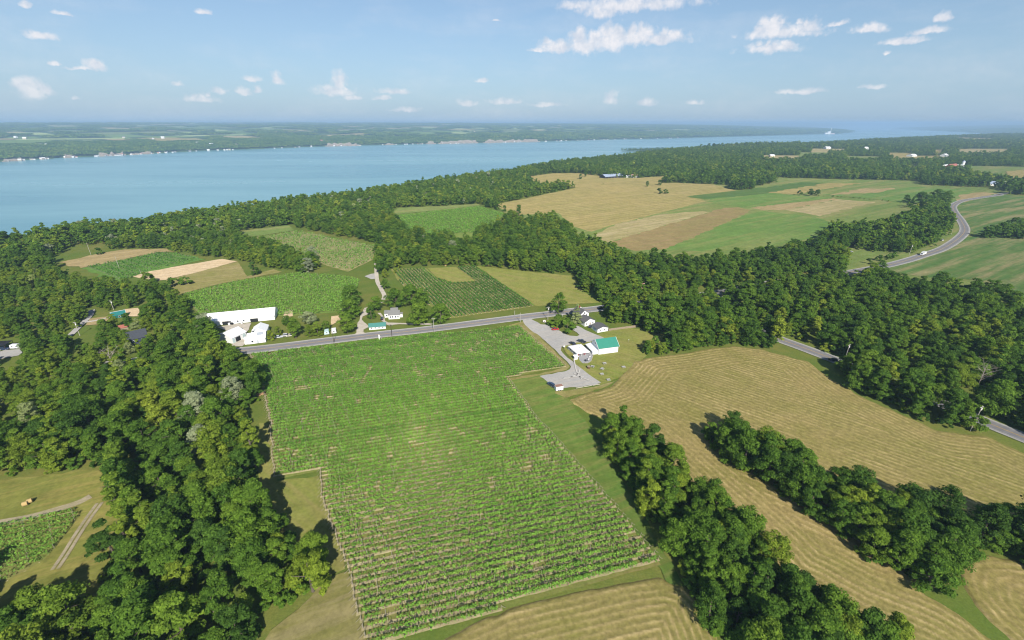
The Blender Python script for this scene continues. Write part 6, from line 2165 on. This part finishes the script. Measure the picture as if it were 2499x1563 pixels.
CARS = [('z13', 492, 62, .16, (.55, .02, .015), 'bright red car parked in the gravel lot beside the round shrub', 'car', .42), ('z13', 862, 372, 2.2, (.015, .018, .03), 'dark car parked behind the white tent, left of two', 'car', .42),
        ('z13', 1060, 330, 2.45, (.05, .065, .085), 'dark grey pickup parked between the tent and the barn', 'pickup', .42), ('z12', 680, 655, .9, (.03, .05, .10), 'dark blue car half under the garage eave', 'car', .35),
        ('z12', 900, 235, .10, (.012, .014, .02), 'dark car on the main road in the shade of the wood', 'car', .40), ('z13', 400, 1275, 2.2, (.03, .055, .11), 'dark blue car parked beside the white box trailer', 'suv', .40),
        ('z11', 865, 565, 1.7, (.012, .012, .015), 'black car on the curved drive beside the grey roofed house', 'suv', .32), ('z12', 455, 300, .2, (.40, .04, .02), 'red car behind the taller white house', 'car', .36),
        ('z10', 440, 1350, .3, (.6, .63, .65), 'white car under the roadside trees near the farm building', 'car', .12), ('z10', 650, 1310, .3, (.62, .62, .62), 'silver white car under the roadside trees, middle', 'suv', .12),
        ('z10', 745, 1310, .3, (.66, .62, .5), 'cream car under the roadside trees, right', 'car', .12), ('z14', 110, 1110, .1, (.03, .05, .12), 'dark blue car under the carport at the left edge', 'suv', .2),
        ('w2', 1285, 322, 2.7, (.02, .02, .025), 'black car on the side road beside the shading trees', 'suv', .40), ('w1', 1395, 404, .5, (.75, .75, .75), 'white car on the driveway under the trees by the main road', 'car', .2),
        ('s', 2299, 588, 1.0, (.75, .75, .75), 'white car on the verge inside the bend of the road', 'suv', .2), ('z9', 1240, 810, .4, (.06, .035, .03), 'dark brown car in the farm yard', 'car', .3)]
for src, px_, py_, yw, cc, lb, kd, zz in CARS:
    q = at(src, px_, py_)
    car(q[0], q[1], zz, yw, cc, lb, kd)
# white delivery truck on the bend
q = at('w1', 1818, 421)
yw = math.atan2(*(at('w1', 1900, 397) - at('w1', 1760, 441))[[1, 0]])
t = empty('delivery_truck', (q[0], q[1], .39), yw + math.pi)
tag(t, 'white box truck driving on the curving main road', 'truck')
PW = paint('white truck paint', (.8, .8, .8))
MB().box(-4.2, -1.2, .95, 1.6, 1.2, 3.4).build('cargo_box', PW, t)
loft([(1.65, .5), (3.7, .5), (3.75, 1.3), (3.2, 1.5), (2.7, 2.4), (1.65, 2.5)], [1.1] * 4 + [1.0, 1.05], MB()).build('cab', PW, t)
MB().prism([(3.24, -.9, 1.52), (3.24, .9, 1.52), (2.78, .85, 2.32), (2.78, -.85, 2.32)], [(3.28, -.9, 1.52), (3.28, .9, 1.52), (2.82, .85, 2.32), (2.82, -.85, 2.32)]).build('windscreen', GLASS, t)
MB().box(-4.2, -.5, .6, 3.0, .5, .94).build('chassis', DARK, t)
for xx in (-2.8, 2.6):
    for s_ in (-1, 1):
        MB().cyl((xx, s_ * .85, .48), (xx, s_ * 1.12, .48), .48, .48, 14).build('wheel', TYRE, t)

# ------------------------------------------------------------------ poles, signs, bales
PWOOD = plain('grey pole wood', (.42, .39, .34), .85, var=.15)
PDARK = plain('dark creosote pole', (.09, .07, .055), .85)


def utility_pole(q, h, label, mat=PWOOD, arm=True, yaw=.3, can=True):
    t = empty('utility_pole', (q[0], q[1], 0), yaw)
    tag(t, label, 'utility pole')
    MB().cyl((0, 0, -.3), (0, 0, h), .17, .12, 8).build('pole', mat, t)
    if arm:
        a_ = MB().box(-1.2, -.06, h - .75, 1.2, .06, h - .6).build('crossarm', mat, t)
        for xx in (-1.05, -.5, .5, 1.05):
            MB().cyl((xx, 0, h - .6), (xx, 0, h - .38), .06, .04, 6).build('insulator', TRIMW, a_)
    if can:
        MB().cyl((.38, 0, h - 2.1), (.38, 0, h - 1.2), .25, .25, 10).build('transformer', TRIMW, t)


for src, px_, py_, h_, mt_, arm, yw, can, lb in [
        ('z15', 1265, 1005, 12.8, PWOOD, True, .35, True, 'grey utility pole with transformer beside the side road at right'), ('z3', 1050, 645, 9.4, PWOOD, True, -.2, True, 'pale utility pole with crossarm beside the gravel lane at left'),
        ('z3', 1492, 305, 7.2, PWOOD, True, -.2, True, 'pale utility pole behind the dark green barn'), ('z2', 690, 408, 9.4, PWOOD, True, .3, True, 'utility pole with transformer beside the winery entrance'),
        ('z2', 350, 442, 7.0, PWOOD, False, 0, False, 'thin pole on the verge left of the winery entrance'), ('z2', 283, 366, 4.2, PWOOD, False, 0, False, 'short post on the far side of the road near the entrance'),
        ('z11', 1083, 945, 8.0, PDARK, True, .3, False, 'dark utility pole between the road and the big vineyard'), ('z11', 2042, 870, 10.5, PWOOD, True, .3, False, 'grey utility pole at the road right of the farm lane trees'),
        ('z10', 1893, 1490, 8.0, PDARK, True, .3, False, 'dark utility pole at the roadside below the white trailers'), ('w1', 1740, 415, 10, PWOOD, True, .3, True, 'utility pole in front of the trees beside the white truck'),
        ('z7', 828, 583, 11, PWOOD, False, 0, False, 'pale tall pole standing in the green crop by the lake'), ('z7', 985, 640, 5.5, PWOOD, False, 0, False, 'short pale pole at the end of the ploughed plot'),
        ('z7', 632, 490, 12, PWOOD, False, 0, False, 'pale pole in the small clearing near the lake'), ('w1', 1985, 300, 7, PWOOD, False, 0, False, 'white pole on the verge inside the road bend'),
        ('w2', 1352, 330, 11.5, PWOOD, True, .5, True, 'utility pole rising over the trees at the side road')]:
    utility_pole(at(src, px_, py_), h_, lb, mt_, arm, yw, can)
q = at('z12', 12, 575)
t = empty('flagpole', (q[0], q[1], .3))
tag(t, 'white flagpole between the two shrubs in the car park island', 'flagpole')
MB().cyl((0, 0, 0), (0, 0, 6.2), .10, .06, 8).cyl((0, 0, 6.2), (0, 0, 6.35), .11, .03, 8).build('pole', TRIMW, t)
MB().cyl((0, 0, 0), (0, 0, .15), .3, .3, 10).build('base', CONC, t)
q = at('z2', 648, 445)
t = empty('entrance_sign', (q[0], q[1], .05), -.3)
tag(t, 'white rounded sign panel between low posts at the winery entrance', 'sign')
MB().prism([(-.9 + 0, -.06, .4), (.9, -.06, .4), (.9, -.06, 1.5), (.45, -.06, 1.95), (-.45, -.06, 1.95), (-.9, -.06, 1.5)], [(-.9, .06, .4), (.9, .06, .4), (.9, .06, 1.5), (.45, .06, 1.95), (-.45, .06, 1.95), (-.9, .06, 1.5)]).build('panel', TRIMW, t)
MB().box(-.5, -.09, .8, .5, -.061, 1.4).build('emblem', plain('brown emblem', (.25, .13, .08), .7), t)
for xx in (-1.0, 1.0):
    MB().box(xx - .08, -.08, 0, xx + .08, .08, 1.6).build('post', WOOD, t)
q = at('z12', 62, 1150)
t = empty('round_sign', (q[0], q[1], .3), -.4)
tag(t, 'round white sign on a post at the bend of the gravel drive', 'sign')
MB().cyl((0, -.05, 1.25), (0, .05, 1.25), .55, .55, 18).build('disc', TRIMW, t)
MB().box(-.06, -.04, 0, .06, .04, .75).build('post', WOOD, t)
q = at('z11', 800, 1025)
t = empty('easel_sign', (q[0], q[1], .05), .1)
tag(t, 'tall white easel sign standing on the verge above the vineyard', 'sign')
MB().prism([(-.35, -.12, 0), (.35, -.12, 0), (.35, 0, 0), (-.35, 0, 0)], [(-.25, .25, 3.4), (.25, .25, 3.4), (.25, .33, 3.4), (-.25, .33, 3.4)]).build('board', TRIMW, t)
for s_ in (-1, 1):
    MB().cyl((.9 + s_ * .5, .9, 0), (s_ * .1, .32, 3.1), .06, .06, 5).build('leg', TRIMW, t)
q = at('z12', 1548, 1010)
t = empty('lawn_lamp', (q[0], q[1], .3))
tag(t, 'small white lamp post on the lawn right of the barn', 'lamp post')
MB().cyl((0, 0, 0), (0, 0, 1.5), .05, .05, 6).build('post', WOOD, t)
MB().cyl((0, 0, 1.5), (0, 0, 1.85), .18, .12, 8).build('lamp', TRIMW, t)
BALE = plain('wound straw', (.46, .33, .14), .9, var=.25, scale=4)
for k, (px_, py_) in enumerate([(190, 548), (222, 528)]):
    q = at('w5', px_, py_)
    t = empty('hay_bale', (q[0], q[1], .45), .6 + .1 * k)
    tag(t, ['round hay bale in the rough meadow, nearer of two', 'round hay bale in the rough meadow, farther of two'][k], 'hay bale', 'hay bales in the meadow')
    MB().cyl((-.65, 0, .7), (.65, 0, .7), .75, .75, 18).build('bale', BALE, t)
    for s_ in (-1, 1):
        MB().cyl((s_ * .65, 0, .7), (s_ * .67, 0, .7), .55, .5, 14).build('bale_end', WOOD, t)
for k, (px_, py_, w_) in enumerate([(1285, 600, 4.2), (1100, 600, 2.4)]):
    q = at('z8', 1075 if k == 0 else 812, 570)
    t = empty('bale_stack', (q[0], q[1], .1), .1)
    tag(t, ['row of straw bales at the wood edge behind the mown field', 'single straw bale at the wood edge left of the bale row'][k], 'straw bales')
    for j in range(5 if k == 0 else 1):
        MB().box(j * 1.7, 0, 0, j * 1.7 + 1.5, 1.3, 1.3).build('bale', BALE, t)
# brush pile and log pile
q = at('w6', 2130, 722)
t = empty('log_pile', (q[0], q[1], .1), .2)
tag(t, 'pile of cut brown logs at the shaded edge of the left wood', 'log pile')
CUT = plain('cut orange brown wood', (.40, .25, .13), .85, var=.3, scale=3)
for k in range(11):
    a = R.uniform(-.5, .5)
    c_ = Vector((R.uniform(-2.2, 2.2), R.uniform(-1.2, 1.2), .22 + .14 * (k % 3)))
    v_ = Vector((math.cos(a), math.sin(a), R.uniform(-.05, .1))) * R.uniform(.8, 1.6)
    MB().cyl(c_ - v_, c_ + v_, .2, .16, 7).build('log', CUT, t)

# ------------------------------------------------------------------ the air
mb = MB().box(-62000, -62000, -76.5, 62000, 62000, 152)
hz, nt, out = new_mat('summer haze')
v = nt.nodes.new('ShaderNodeVolumePrincipled')
v.inputs['Color'].default_value = (.42, .60, .85, 1)
v.inputs['Density'].default_value = 1.12e-4
v.inputs['Anisotropy'].default_value = 0.0
nt.links.new(v.outputs[0], out.inputs['Volume'])
o = mb.build('haze', hz)
tag(o, 'thin blue summer haze over the land', None, None, 'stuff')
o.display_type = 'WIRE'
